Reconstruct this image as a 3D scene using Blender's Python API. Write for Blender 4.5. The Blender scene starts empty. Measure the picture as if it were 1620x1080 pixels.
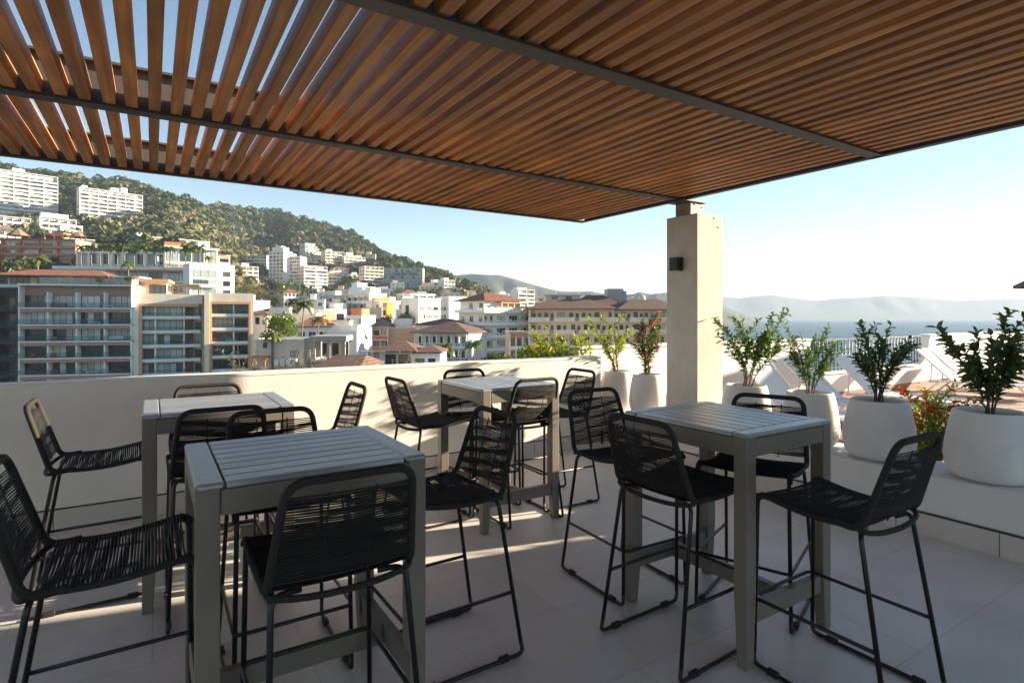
import bpy, bmesh, math, random
import numpy as np
from mathutils import Vector, Matrix
R = math.radians
C = bpy.context.scene.collection
rng = random.Random(7)

# ------------------------------------------------------------------ camera frame (used to lay the town out by bearing and distance)
CAM_H = 1.54
FPX = 896.0
HEAD = R(57.6)                                   # heading of the camera measured from +X
FW = Vector((math.cos(HEAD), math.sin(HEAD), 0))
RT = Vector((math.sin(HEAD), -math.cos(HEAD), 0))
def bearing(px, d, z=0.0):
    """point at depth d on the bearing px, height z"""
    r = (px - 810) / FPX * d
    p = FW * d + RT * r
    return Vector((p.x, p.y, z))
def zat(py, d):
    return CAM_H + (502 - py) * d / FPX

# ------------------------------------------------------------------ mesh builder
class MB:
    def __init__(self): self.v = []; self.f = []; self.m = []; self.s = []
    def add(self, vs, fs, mat=0, smooth=False):
        o = len(self.v); self.v += [tuple(p) for p in vs]
        for f in fs:
            self.f.append(tuple(i + o for i in f)); self.m.append(mat); self.s.append(smooth)
    def box(self, x0, x1, y0, y1, z0, z1, mat=0, c=0.0):
        if c <= 0:
            vs = [(x, y, z) for x in (x0, x1) for y in (y0, y1) for z in (z0, z1)]
            self.add(vs, [(0,1,3,2),(4,6,7,5),(0,4,5,1),(2,3,7,6),(0,2,6,4),(1,5,7,3)], mat); return
        lo = (x0, y0, z0); hi = (x1, y1, z1); vs = []; idx = {}
        for i in (0,1):
            for j in (0,1):
                for k in (0,1):
                    cor = [(lo,hi)[i][0], (lo,hi)[j][1], (lo,hi)[k][2]]
                    sg = [1 if not b else -1 for b in (i,j,k)]
                    for ax in range(3):
                        p = list(cor)
                        for a2 in range(3):
                            if a2 != ax: p[a2] += sg[a2]*c
                        idx[(i,j,k,ax)] = len(vs); vs.append(tuple(p))
        fs = []
        for ax in range(3):
            a, b = [q for q in range(3) if q != ax]
            for s in (0,1):
                q = []
                for (u, w) in ((0,0),(1,0),(1,1),(0,1)):
                    key = [0,0,0]; key[ax] = s; key[a] = u; key[b] = w
                    q.append(idx[(*key, ax)])
                fs.append(tuple(q))
            for u in (0,1):
                for w in (0,1):
                    k0 = [0,0,0]; k0[a] = u; k0[b] = w; k1 = list(k0); k1[ax] = 1
                    fs.append((idx[(*k0,a)], idx[(*k1,a)], idx[(*k1,b)], idx[(*k0,b)]))
        for i in (0,1):
            for j in (0,1):
                for k in (0,1):
                    fs.append(tuple(idx[(i,j,k,ax)] for ax in range(3)))
        self.add(vs, fs, mat)
    def tube(self, pts, r, n=8, closed=False, mat=0, smooth=True, caps=True):
        pts = [Vector(p) for p in pts]; m = len(pts)
        if isinstance(r, (int, float)): r = [r]*m
        tan = []
        for i in range(m):
            a = pts[(i-1) % m] if (closed or i > 0) else pts[i]
            b = pts[(i+1) % m] if (closed or i < m-1) else pts[i]
            t = b - a; tan.append(t.normalized() if t.length > 1e-9 else Vector((0,0,1)))
        t0 = tan[0]; ref = Vector((0,0,1)) if abs(t0.z) < 0.9 else Vector((1,0,0))
        nrm = (ref - t0*ref.dot(t0)).normalized(); vs = []
        for i in range(m):
            t = tan[i]; nrm = nrm - t*nrm.dot(t)
            nrm = nrm.normalized() if nrm.length > 1e-6 else t.orthogonal().normalized()
            bn = t.cross(nrm)
            for k in range(n):
                a = 2*math.pi*k/n
                vs.append(pts[i] + (nrm*math.cos(a) + bn*math.sin(a))*r[i])
        fs = []
        for i in range(m if closed else m-1):
            j = (i+1) % m
            for k in range(n):
                k2 = (k+1) % n
                fs.append((i*n+k, i*n+k2, j*n+k2, j*n+k))
        if not closed and caps:
            fs.append(tuple(range(n-1, -1, -1))); fs.append(tuple((m-1)*n + k for k in range(n)))
        self.add(vs, fs, mat, smooth)
    def lathe(self, prof, n=32, mat=0, c=(0,0,0), smooth=True):
        vs = []
        for (r, z) in prof:
            for k in range(n):
                a = 2*math.pi*k/n; vs.append((c[0]+r*math.cos(a), c[1]+r*math.sin(a), c[2]+z))
        fs = []
        for i in range(len(prof)-1):
            for k in range(n):
                k2 = (k+1) % n
                fs.append((i*n+k, i*n+k2, (i+1)*n+k2, (i+1)*n+k))
        self.add(vs, fs, mat, smooth)
    def poly_prism(self, xy, z0, z1, mat=0):
        n = len(xy)
        vs = [(x,y,z0) for x,y in xy] + [(x,y,z1) for x,y in xy]
        fs = [tuple(range(n-1,-1,-1)), tuple(range(n,2*n))] + [(i,(i+1)%n,n+(i+1)%n,n+i) for i in range(n)]
        self.add(vs, fs, mat)
    def mesh(self, name, mats):
        me = bpy.data.meshes.new(name); me.from_pydata(self.v, [], self.f)
        for m in (mats if isinstance(mats, (list, tuple)) else [mats]): me.materials.append(m)
        me.polygons.foreach_set('material_index', self.m); me.polygons.foreach_set('use_smooth', self.s)
        me.update(); return me
    def build(self, name, mats, parent=None, loc=(0,0,0), rz=0.0):
        return link(name, self.mesh(name, mats), parent, loc, rz)
def fixn(me):
    bm = bmesh.new(); bm.from_mesh(me); bmesh.ops.recalc_face_normals(bm, faces=bm.faces); bm.to_mesh(me); bm.free()
def link(name, me, parent=None, loc=(0,0,0), rz=0.0):
    o = bpy.data.objects.new(name, me); C.objects.link(o)
    o.location = loc; o.rotation_euler = (0, 0, rz)
    if parent is not None: o.parent = parent
    return o
def tag(o, label, cat, group=None):
    o['label'] = label; o['category'] = cat
    if group: o['group'] = group
    return o
def struct(o): o['kind'] = 'structure'; return o
def stuff(o): o['kind'] = 'stuff'; return o
def thing(name, label, cat, loc=(0,0,0), rz=0.0, group=None):
    o = bpy.data.objects.new(name, None); C.objects.link(o); o.empty_display_size = 0.2
    o.location = loc; o.rotation_euler = (0,0,rz)
    return tag(o, label, cat, group)
def copy_tree(o, parent=None):
    c = o.copy(); C.objects.link(c)
    if parent is not None: c.parent = parent
    for ch in list(o.children): copy_tree(ch, c)
    return c
def fillet(pts, r, n=5):
    pts = [Vector(p) for p in pts]; out = [pts[0]]
    for i in range(1, len(pts)-1):
        p, a, b = pts[i], pts[i-1], pts[i+1]
        da = (a-p); db = (b-p); la, lb = da.length, db.length
        da.normalize(); db.normalize()
        rr = min(r, la*0.49, lb*0.49); s = p + da*rr; e = p + db*rr
        for k in range(n+1):
            t = k/n; out.append(s*(1-t)**2 + p*2*t*(1-t) + e*t*t)
    out.append(pts[-1]); return out

# ------------------------------------------------------------------ materials
def N(nt, t, **kw):
    n = nt.nodes.new(t)
    for k, v in kw.items(): setattr(n, k, v)
    return n
def mat(name, col, rough=0.6, var=0.0, scale=6.0, bump=0.0, bscale=None, metal=0.0, spec=0.5, island=0.0, objvar=0.0, stretch=None, detail=5, bdist=0.01):
    m = bpy.data.materials.new(name); m.use_nodes = True; nt = m.node_tree
    b = nt.nodes['Principled BSDF']; b.inputs['Roughness'].default_value = rough
    b.inputs['Metallic'].default_value = metal; b.inputs['Specular IOR Level'].default_value = spec
    b.inputs['Base Color'].default_value = (*col, 1)
    tc = N(nt, 'ShaderNodeTexCoord'); src = tc.outputs['Object']
    if stretch:
        mp = N(nt, 'ShaderNodeMapping'); mp.inputs['Scale'].default_value = stretch
        nt.links.new(src, mp.inputs['Vector']); src = mp.outputs['Vector']
    val = None
    def mul(a, bsock_or_val):
        n = N(nt, 'ShaderNodeMath', operation='MULTIPLY')
        nt.links.new(a, n.inputs[0]) if a else None
        if isinstance(bsock_or_val, (int,float)): n.inputs[1].default_value = bsock_or_val
        else: nt.links.new(bsock_or_val, n.inputs[1])
        return n.outputs[0]
    facs = []
    if var:
        nz = N(nt, 'ShaderNodeTexNoise'); nz.inputs['Scale'].default_value = scale; nz.inputs['Detail'].default_value = detail
        nz.inputs['Roughness'].default_value = 0.6
        nt.links.new(src, nz.inputs['Vector'])
        mr = N(nt, 'ShaderNodeMapRange'); mr.inputs[1].default_value = .25; mr.inputs[2].default_value = .75
        mr.inputs[3].default_value = 1-var; mr.inputs[4].default_value = 1+var
        nt.links.new(nz.outputs['Fac'], mr.inputs[0]); facs.append(mr.outputs[0])
    if island:
        g = N(nt, 'ShaderNodeNewGeometry'); mr = N(nt, 'ShaderNodeMapRange')
        mr.inputs[3].default_value = 1-island; mr.inputs[4].default_value = 1+island
        nt.links.new(g.outputs['Random Per Island'], mr.inputs[0]); facs.append(mr.outputs[0])
    if objvar:
        g = N(nt, 'ShaderNodeObjectInfo'); mr = N(nt, 'ShaderNodeMapRange')
        mr.inputs[3].default_value = 1-objvar; mr.inputs[4].default_value = 1+objvar
        nt.links.new(g.outputs['Random'], mr.inputs[0]); facs.append(mr.outputs[0])
    if facs:
        val = facs[0]
        for f in facs[1:]: val = mul(val, f)
        mx = N(nt, 'ShaderNodeVectorMath', operation='SCALE'); mx.inputs[0].default_value = col
        nt.links.new(val, mx.inputs['Scale']); nt.links.new(mx.outputs[0], b.inputs['Base Color'])
    if bump:
        nz = N(nt, 'ShaderNodeTexNoise'); nz.inputs['Scale'].default_value = bscale or scale*4; nz.inputs['Detail'].default_value = 4
        nt.links.new(src, nz.inputs['Vector'])
        bp = N(nt, 'ShaderNodeBump'); bp.inputs['Strength'].default_value = bump; bp.inputs['Distance'].default_value = bdist
        nt.links.new(nz.outputs['Fac'], bp.inputs['Height']); nt.links.new(bp.outputs['Normal'], b.inputs['Normal'])
    return m
def leaf_mat(name, c1, c2, trans=0.35, gloss=0.08, wscale=None, c3=None):
    """thin leaves: diffuse + translucent, colour varied per leaf (and in patches over the ground when wscale is given)"""
    m = bpy.data.materials.new(name); m.use_nodes = True; nt = m.node_tree
    nt.nodes.remove(nt.nodes['Principled BSDF']); out = nt.nodes['Material Output']
    g = N(nt, 'ShaderNodeNewGeometry'); mx = N(nt, 'ShaderNodeMix', data_type='RGBA')
    mx.inputs[6].default_value = (*c1, 1); mx.inputs[7].default_value = (*c2, 1)
    nt.links.new(g.outputs['Random Per Island'], mx.inputs[0]); col = mx.outputs[2]
    if wscale:
        nz = N(nt, 'ShaderNodeTexNoise'); nz.inputs['Scale'].default_value = wscale; nz.inputs['Detail'].default_value = 3
        nt.links.new(g.outputs['Position'], nz.inputs['Vector'])
        rp = N(nt, 'ShaderNodeMapRange'); rp.inputs[1].default_value = .45; rp.inputs[2].default_value = .62
        nt.links.new(nz.outputs['Fac'], rp.inputs[0])
        m2 = N(nt, 'ShaderNodeMix', data_type='RGBA'); m2.inputs[7].default_value = (*(c3 or c2), 1)
        nt.links.new(rp.outputs[0], m2.inputs[0]); nt.links.new(col, m2.inputs[6]); col = m2.outputs[2]
    df = N(nt, 'ShaderNodeBsdfDiffuse'); tr = N(nt, 'ShaderNodeBsdfTranslucent'); ms = N(nt, 'ShaderNodeMixShader'); ms.inputs[0].default_value = trans
    nt.links.new(col, df.inputs[0]); nt.links.new(col, tr.inputs[0])
    nt.links.new(df.outputs[0], ms.inputs[1]); nt.links.new(tr.outputs[0], ms.inputs[2])
    last = ms.outputs[0]
    if gloss:
        gl = N(nt, 'ShaderNodeBsdfGlossy'); gl.inputs['Roughness'].default_value = .35
        m3 = N(nt, 'ShaderNodeMixShader'); m3.inputs[0].default_value = gloss
        nt.links.new(last, m3.inputs[1]); nt.links.new(gl.outputs[0], m3.inputs[2]); last = m3.outputs[0]
    nt.links.new(last, out.inputs['Surface']); return m

M = {}
M['plaster_white'] = mat('plaster_white', (.82,.79,.735), .85, .10, 1.6, .3, 60, bdist=.004, stretch=(1,1,.7), detail=8)
M['plaster_ledge'] = mat('plaster_ledge', (.80,.785,.76), .8, .05, 2.0, .2, 60, bdist=.004)
M['plaster_beige'] = mat('plaster_beige', (.70,.64,.545), .85, .16, 2.6, .45, 40, bdist=.004, stretch=(1,1,.75), detail=9)
M['groove'] = mat('groove', (.05,.048,.045), .8)
M['skirting'] = mat('skirting_tile', (.62,.58,.54), .6, .06, 3)
M['steel_dark'] = mat('steel_dark', (.075,.068,.062), .55, .12, 5, .1, 40)
M['steel_grey'] = mat('steel_grey', (.30,.285,.265), .6, .12, 4)
M['black_metal'] = mat('black_metal', (.008,.008,.008), .38, .1, 20)
M['rubber'] = mat('rubber', (.015,.015,.015), .8)
M['rope'] = mat('rope', (.019,.0175,.016), .8, .2, 90, .4, 260, island=.3, bdist=.002)
M['table_frame'] = mat('table_frame', (.20,.176,.146), .40, .08, 6, .06, 60)
M['pot'] = mat('pot_white', (.76,.745,.725), .75, .09, 4, .3, 90, bdist=.003)
M['soil'] = mat('soil', (.07,.045,.03), .95, .4, 30, .8, 60)
M['stem'] = mat('stem', (.12,.085,.06), .8, .2, 40)
M['lounger'] = mat('lounger_white', (.78,.77,.75), .45)
M['lounger_fabric'] = mat('lounger_fabric', (.72,.70,.66), .8, .05, 20, .2, 400)
M['iron'] = mat('iron', (.02,.022,.026), .5)
M['lamp_black'] = mat('lamp_black', (.02,.02,.02), .5)

def wood_mat():
    m = mat('slat_wood', (.3,.12,.045), .5); nt = m.node_tree; b = nt.nodes['Principled BSDF']
    tc = N(nt,'ShaderNodeTexCoord'); mp = N(nt,'ShaderNodeMapping'); mp.inputs['Scale'].default_value = (34,1.3,34)
    g = N(nt,'ShaderNodeNewGeometry')
    ad = N(nt,'ShaderNodeVectorMath', operation='ADD'); sc = N(nt,'ShaderNodeVectorMath', operation='SCALE'); sc.inputs['Scale'].default_value = 13.0
    cb = N(nt,'ShaderNodeCombineXYZ'); nt.links.new(g.outputs['Random Per Island'], cb.inputs[1])
    nt.links.new(cb.outputs[0], sc.inputs[0]); nt.links.new(tc.outputs['Object'], ad.inputs[0]); nt.links.new(sc.outputs[0], ad.inputs[1])
    nt.links.new(ad.outputs[0], mp.inputs['Vector'])
    nz = N(nt,'ShaderNodeTexNoise'); nz.inputs['Scale'].default_value = 1.0; nz.inputs['Detail'].default_value = 6
    nt.links.new(mp.outputs[0], nz.inputs['Vector'])
    cr = N(nt,'ShaderNodeValToRGB'); e = cr.color_ramp.elements
    e[0].position = .28; e[0].color = (.38,.125,.03,1); e[1].position = .75; e[1].color = (.74,.33,.095,1)
    nt.links.new(nz.outputs['Fac'], cr.inputs[0])
    mr = N(nt,'ShaderNodeMapRange'); mr.inputs[3].default_value = .76; mr.inputs[4].default_value = 1.18
    nt.links.new(g.outputs['Random Per Island'], mr.inputs[0])
    # weathered blotches
    n2 = N(nt,'ShaderNodeTexNoise'); n2.inputs['Scale'].default_value = 2.2; n2.inputs['Detail'].default_value = 5; nt.links.new(ad.outputs[0], n2.inputs['Vector'])
    mr2 = N(nt,'ShaderNodeMapRange'); mr2.inputs[1].default_value=.35; mr2.inputs[2].default_value=.7; mr2.inputs[3].default_value=.75; mr2.inputs[4].default_value=1.15
    nt.links.new(n2.outputs['Fac'], mr2.inputs[0])
    mm = N(nt,'ShaderNodeMath', operation='MULTIPLY'); nt.links.new(mr.outputs[0], mm.inputs[0]); nt.links.new(mr2.outputs[0], mm.inputs[1])
    vs = N(nt,'ShaderNodeVectorMath', operation='SCALE'); nt.links.new(cr.outputs[0], vs.inputs[0]); nt.links.new(mm.outputs[0], vs.inputs['Scale'])
    nt.links.new(vs.outputs[0], b.inputs['Base Color'])
    bp = N(nt,'ShaderNodeBump'); bp.inputs['Strength'].default_value=.35; bp.inputs['Distance'].default_value=.004
    nt.links.new(nz.outputs['Fac'], bp.inputs['Height']); nt.links.new(bp.outputs[0], b.inputs['Normal'])
    return m
M['wood'] = wood_mat()

def tabletop_mat():
    m = mat('tabletop_slat', (.24,.23,.215), .38, metal=.55); nt = m.node_tree; b = nt.nodes['Principled BSDF']
    tc = N(nt,'ShaderNodeTexCoord'); mp = N(nt,'ShaderNodeMapping'); mp.inputs['Scale'].default_value = (3,60,10)
    nt.links.new(tc.outputs['Object'], mp.inputs['Vector'])
    nz = N(nt,'ShaderNodeTexNoise'); nz.inputs['Scale'].default_value = 1; nz.inputs['Detail'].default_value = 5; nt.links.new(mp.outputs[0], nz.inputs['Vector'])
    g = N(nt,'ShaderNodeNewGeometry'); ad = N(nt,'ShaderNodeMath', operation='MULTIPLY_ADD'); ad.inputs[1].default_value=.25
    nt.links.new(g.outputs['Random Per Island'], ad.inputs[0]); nt.links.new(nz.outputs['Fac'], ad.inputs[2])
    cr = N(nt,'ShaderNodeValToRGB'); e = cr.color_ramp.elements
    e[0].position=.3; e[0].color=(.30,.315,.325,1); e[1].position=.95; e[1].color=(.56,.575,.585,1)
    nt.links.new(ad.outputs[0], cr.inputs[0]); nt.links.new(cr.outputs[0], b.inputs['Base Color'])
    mr = N(nt,'ShaderNodeMapRange'); mr.inputs[3].default_value=.28; mr.inputs[4].default_value=.5
    nt.links.new(nz.outputs['Fac'], mr.inputs[0]); nt.links.new(mr.outputs[0], b.inputs['Roughness'])
    bp = N(nt,'ShaderNodeBump'); bp.inputs['Strength'].default_value=.2; bp.inputs['Distance'].default_value=.003
    nt.links.new(nz.outputs['Fac'], bp.inputs['Height']); nt.links.new(bp.outputs[0], b.inputs['Normal'])
    return m
M['tabletop'] = tabletop_mat()

def tile_mat(name, c1, c2, cj, w, h, joint, rough=.45, rot=0.0, bump=.15, off=.5, stain=.12):
    m = mat(name, c1, rough); nt = m.node_tree; b = nt.nodes['Principled BSDF']
    tc = N(nt,'ShaderNodeTexCoord'); mp = N(nt,'ShaderNodeMapping'); mp.inputs['Rotation'].default_value=(0,0,rot)
    nt.links.new(tc.outputs['Object'], mp.inputs['Vector'])
    br = N(nt,'ShaderNodeTexBrick'); br.offset = off; br.inputs['Scale'].default_value = 1
    br.inputs['Color1'].default_value=(*c1,1); br.inputs['Color2'].default_value=(*c2,1); br.inputs['Mortar'].default_value=(*cj,1)
    br.inputs['Mortar Size'].default_value=joint; br.inputs['Brick Width'].default_value=w; br.inputs['Row Height'].default_value=h; br.inputs['Mortar Smooth'].default_value=.1
    nt.links.new(mp.outputs[0], br.inputs['Vector'])
    nz = N(nt,'ShaderNodeTexNoise'); nz.inputs['Scale'].default_value=1.3; nz.inputs['Detail'].default_value=8; nz.inputs['Roughness'].default_value=.65; nt.links.new(tc.outputs['Object'], nz.inputs['Vector'])
    mr = N(nt,'ShaderNodeMapRange'); mr.inputs[1].default_value=.3; mr.inputs[2].default_value=.7; mr.inputs[3].default_value=1-stain; mr.inputs[4].default_value=1+stain*.6
    nt.links.new(nz.outputs['Fac'], mr.inputs[0])
    n3 = N(nt,'ShaderNodeTexNoise'); n3.inputs['Scale'].default_value=140; n3.inputs['Detail'].default_value=2; nt.links.new(tc.outputs['Object'], n3.inputs['Vector'])
    mr3 = N(nt,'ShaderNodeMapRange'); mr3.inputs[3].default_value=.93; mr3.inputs[4].default_value=1.07; nt.links.new(n3.outputs['Fac'], mr3.inputs[0])
    mm = N(nt,'ShaderNodeMath', operation='MULTIPLY'); nt.links.new(mr.outputs[0], mm.inputs[0]); nt.links.new(mr3.outputs[0], mm.inputs[1])
    vs = N(nt,'ShaderNodeVectorMath', operation='SCALE'); nt.links.new(br.outputs['Color'], vs.inputs[0]); nt.links.new(mm.outputs[0], vs.inputs['Scale'])
    nt.links.new(vs.outputs[0], b.inputs['Base Color'])
    mrr = N(nt,'ShaderNodeMapRange'); mrr.inputs[3].default_value=rough-.1; mrr.inputs[4].default_value=rough+.15; nt.links.new(nz.outputs['Fac'], mrr.inputs[0]); nt.links.new(mrr.outputs[0], b.inputs['Roughness'])
    bp = N(nt,'ShaderNodeBump'); bp.inputs['Strength'].default_value=bump; bp.inputs['Distance'].default_value=.003
    nt.links.new(n3.outputs['Fac'], bp.inputs['Height']); nt.links.new(bp.outputs[0], b.inputs['Normal'])
    return m
M['floor'] = tile_mat('floor_tile', (.675,.65,.61), (.725,.70,.66), (.57,.545,.51), 1.2, .6, .004, .42, stain=.17)
M['paver'] = tile_mat('paver', (.36,.20,.15), (.42,.30,.25), (.46,.42,.38), .32, .16, .012, .7, R(45), .4, stain=.25)
# ================================================================== TERRACE
mb = MB(); mb.box(-9, 5.15, -4, 5.2, -.25, 0)
struct(mb.build('terrace_floor', M['floor']))
mb = MB(); mb.box(5.15, 27, -4, 5.62, -.25, 0)
struct(mb.build('sun_deck_paving', M['paver']))
mb = MB(); mb.box(-9, 27, -4, 7.4, -21, -.26)
struct(mb.build('terrace_base', M['plaster_beige']))

# long parapet
p = thing('parapet_wall', 'long cream parapet wall with a dark groove behind the bar tables', 'wall', (0, 5.2, 0))
mb = MB(); mb.box(-9, 4.57, 0, .22, .166, 1.045, 0); mb.box(-9, 4.572, -.006, .226, 1.045, 1.072, 0, .006); mb.build('wall', M['plaster_white'], p)
mb = MB(); mb.box(-9, 4.57, .014, .2, 0, .166); mb.build('groove', M['groove'], p)
mb = MB()
x = -9
while x < 4.5: mb.box(x, min(x+.594, 4.57), 0, .012, 0, .152); x += .6
mb.build('skirting', M['skirting'], p)

# deck parapet with the sunken, curved gap for the railing
Y1 = 5.62
p = thing('deck_wall', 'white sea-side wall of the sun deck dipping in a curve to the iron railing', 'wall', (0, Y1, 0))
def xz_prism(mb, prof, y0, y1):
    n = len(prof); vs = [(x,y0,z) for x,z in prof] + [(x,y1,z) for x,z in prof]
    mb.add(vs, [tuple(range(n)), tuple(range(2*n-1,n-1,-1))] + [(i,n+i,n+(i+1)%n,(i+1)%n) for i in range(n)])
prof = [(4.57,0),(24,0),(24,.5),(20.3,.5),(20.1,.52),(19.9,.62),(19.82,.8),(19.8,1.13),(14.55,1.13)]
for k in range(9):
    a = math.pi/2*k/8; prof.append((13.85 + .62*math.cos(a)**1.0, 1.02 - .52*math.sin(a)))
prof += [(9.82,.5),(9.82,1.13),(4.57,1.13)]
mb = MB(); xz_prism(mb, prof, 0, .22); o = mb.build('wall', M['plaster_white'], p); fixn(o.data)
mb = MB(); mb.box(4.57, 9.85, -.02, .24, 1.13, 1.165, 0, .008); mb.box(14.5, 19.86, -.02, .24, 1.13, 1.165, 0, .008); mb.box(9.82, 13.9, -.03, .25, .5, .535, 0, .008); mb.build('coping', M['plaster_white'], p)
mb = MB(); mb.box(4.57, 24, -.012, -.001, 0, .16); mb.build('skirting', mat('deck_skirting', (.22,.075,.045), .6), p)

def railing(x0, x1, label):
    p = thing('railing', label, 'railing', (x0, Y1+.11, .53), 0, 'iron railings on the sea wall')
    L = x1-x0
    mb = MB(); mb.box(0, L, -.02, .02, .585, .605, 0, .003); mb.build('top_rail', M['iron'], p)
    mb = MB(); mb.box(0, L, -.012, .012, .06, .075); mb.build('bottom_rail', M['iron'], p)
    mb = MB(); mb.tube([(0,0,.004),(0,0,.584)], .0085, 6); mb.lathe([(.0085,.27),(.02,.29),(.02,.305),(.0085,.325)], 6)
    me = mb.mesh('baluster', M['iron']); n = int(L/.13)
    for k in range(n+1): link('baluster', me, p, (.02+k*(L-.04)/n, 0, 0))
railing(9.86, 14.32, 'black iron railing of thin bars in front of the sea, behind the loungers')
railing(19.9, 24, 'far black iron railing at the right edge beyond the white wall')

# planter ledge
p = thing('planter_ledge', 'low white ledge carrying the row of planters', 'ledge', (4.6, 0, 0))
mb = MB(); mb.box(0, .55, -4, 5.6, .166, .43, 0, .012); mb.build('wall', M['plaster_ledge'], p)
mb = MB(); mb.box(.014, .54, -4, 5.59, 0, .168); mb.build('groove', M['groove'], p)
mb = MB(); y = -4
while y < 5.1: mb.box(0, .012, y, min(y+.594, 5.19), 0, .152); y += .6
mb.build('skirting', M['skirting'], p)

# pillar
p = thing('pillar', 'square beige plastered pillar holding up the pergola corner', 'pillar', (4.597, 3.79, .43))
mb = MB(); mb.box(0, .40, 0, .40, -.004, 2.155, 0, .006); mb.build('shaft', M['plaster_beige'], p)
mb = MB(); mb.box(.07, .27, .14, .34, 2.155, 2.300, 0, .004); mb.build('post_stub', mat('stub_steel', (.40,.34,.26), .6, .2, 8), p)
mb = MB(); mb.box(-.06, .30, .12, .36, 2.300, 2.3185, 0, .002); mb.build('bearing_plate', M['steel_dark'], p)
mb = MB()
for (xx, zz) in ((.255,2.12),(.32,2.03),(.12,2.27),(.24,2.25)): mb.box(xx, xx+.012, -.004 if zz < 2.15 else .136, .002 if zz<2.15 else .142, zz, zz+.012)
mb.build('bolt_hole', M['groove'], p)
w = thing('wall_lamp', 'small black box lamp mounted on the beige pillar', 'lamp', (4.595, 3.965, 2.02))
mb = MB(); mb.box(-.095, 0, 0, .10, 0, .135, 0, .003); mb.build('housing', M['lamp_black'], w)
mb = MB(); mb.box(-.08, -.015, .012, .088, -.002, .001); mb.build('lens', mat('lamp_lens', (.4,.4,.38), .3), w)

# pergola
pg = thing('pergola', 'dark steel pergola roofed with brown timber slats over the terrace', 'pergola', (0,0,2.75))
XL, XR = -7.0, 4.66
def ibeam(y, w=.10):
    mb = MB(); mb.box(XL, XR-.012, y-w/2, y+w/2, 0, .014, 0, .002); mb.box(XL, XR-.012, y-.006, y+.006, .014, .245); mb.box(XL, XR-.012, y-w/2, y+w/2, .245, .259)
    return mb
BY = (-1.64, .25, 2.14, 4.03)
me = None
for y in BY:
    b = ibeam(y).build('beam', M['steel_dark'], pg)
mb = MB(); mb.box(XL, XR, 5.60, 5.66, 0, .014, 0, .002); mb.box(XL, XR, 5.648, 5.66, .014, .245); mb.box(XL, XR, 5.60, 5.66, .245, .259); mb.build('fascia', M['steel_dark'], pg)
mb = MB(); mb.box(XR-.06, XR, -3.0, 5.60, 0, .014, 0, .002); mb.box(XR-.012, XR, -3.0, 5.60, .014, .245); mb.box(XR-.06, XR, -3, 5.6, .245, .259); mb.build('fascia', M['steel_dark'], pg)
rs = random.Random(5)
for (y0, y1) in ((-3.0,-1.65),(-1.63,.24),(.26,2.13),(2.15,4.02),(4.04,5.64)):
    mb = MB(); x = XL + .05
    while x < XR-.1:
        j = rs.uniform(-.003,.003); mb.box(x+j, x+.060+j, y0+.002, y1-.002, .0145, .110+rs.uniform(-.002,.002), 0, .004); x += .110
    mb.build('slat_panel', M['wood'], pg)

# added block, unseen outside the frame, placed and sized to shade the terrace
p = thing('stair_tower', 'pale stair tower at the edge of the sun deck beside the ledge', 'building', (8.5, 1.40, 0))
mb = MB(); mb.box(0, 1.0, -6, 0, 0, 6.5, 0, .02); mb.build('wall', M['plaster_beige'], p)
mb = MB(); mb.box(-.1, 1.1, -6.1, .1, 6.5, 6.7, 0, .02); mb.build('roof', M['plaster_white'], p)

# ------------------------------------------------------------------ planters and plants
def pot(loc, r, h, label):
    p = thing('planter_pot', label, 'planter', loc, 0, 'white planters on the ledge')
    k = r/.255; q = h/.46
    pr = [(.0,0),(.17*k,0),(.205*k,.012*q),(.232*k,.04*q),(.248*k,.085*q),(.255*k,.14*q),(.250*k,.22*q),(.236*k,.31*q),(.215*k,.41*q),(.204*k,.447*q),(.199*k,.457*q),(.190*k,.46*q),(.182*k,.457*q),(.178*k,.445*q),(.176*k,.40*q)]
    mb = MB(); mb.lathe(pr, 40); mb.build('pot', M['pot'], p)
    mb = MB(); mb.lathe([(0,.424*q),(.08*k,.428*q),(.182*k,.415*q)], 24); mb.build('soil', M['soil'], p)
    return h*.92
M['leaf_dark'] = leaf_mat('leaf_dark', (.055,.115,.028), (.14,.21,.055), .46, .10)
M['leaf_mid'] = leaf_mat('leaf_mid', (.07,.15,.028), (.15,.24,.05), .38, .08)
M['leaf_yellow'] = leaf_mat('leaf_yellow', (.22,.32,.03), (.40,.42,.05), .45, .05)
M['petal_pink'] = leaf_mat('petal_pink', (.62,.10,.16), (.75,.28,.30), .4, 0)
M['petal_red'] = leaf_mat('petal_red', (.60,.06,.02), (.75,.20,.04), .35, 0)
M['petal_yellow'] = leaf_mat('petal_yellow', (.75,.50,.04), (.80,.62,.10), .35, 0)
def leaf(mb, p, d, up, L, W, fold=.25, mt=0):
    d = d.normalized(); s = d.cross(up)
    s = s.normalized() if s.length > 1e-4 else d.orthogonal().normalized()
    n = s.cross(d).normalized(); dr = Vector((0,0,-1))*L*.12
    t = p + d*L + dr
    a = p + d*L*.33; b = p + d*L*.70 + dr*.4; f = n*W*fold
    mb.add([p, a+s*W*.5+f, b+s*W*.36+f, t, b-s*W*.36+f, a-s*W*.5+f], [(0,1,2,3),(0,3,4,5)], mt)
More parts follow.
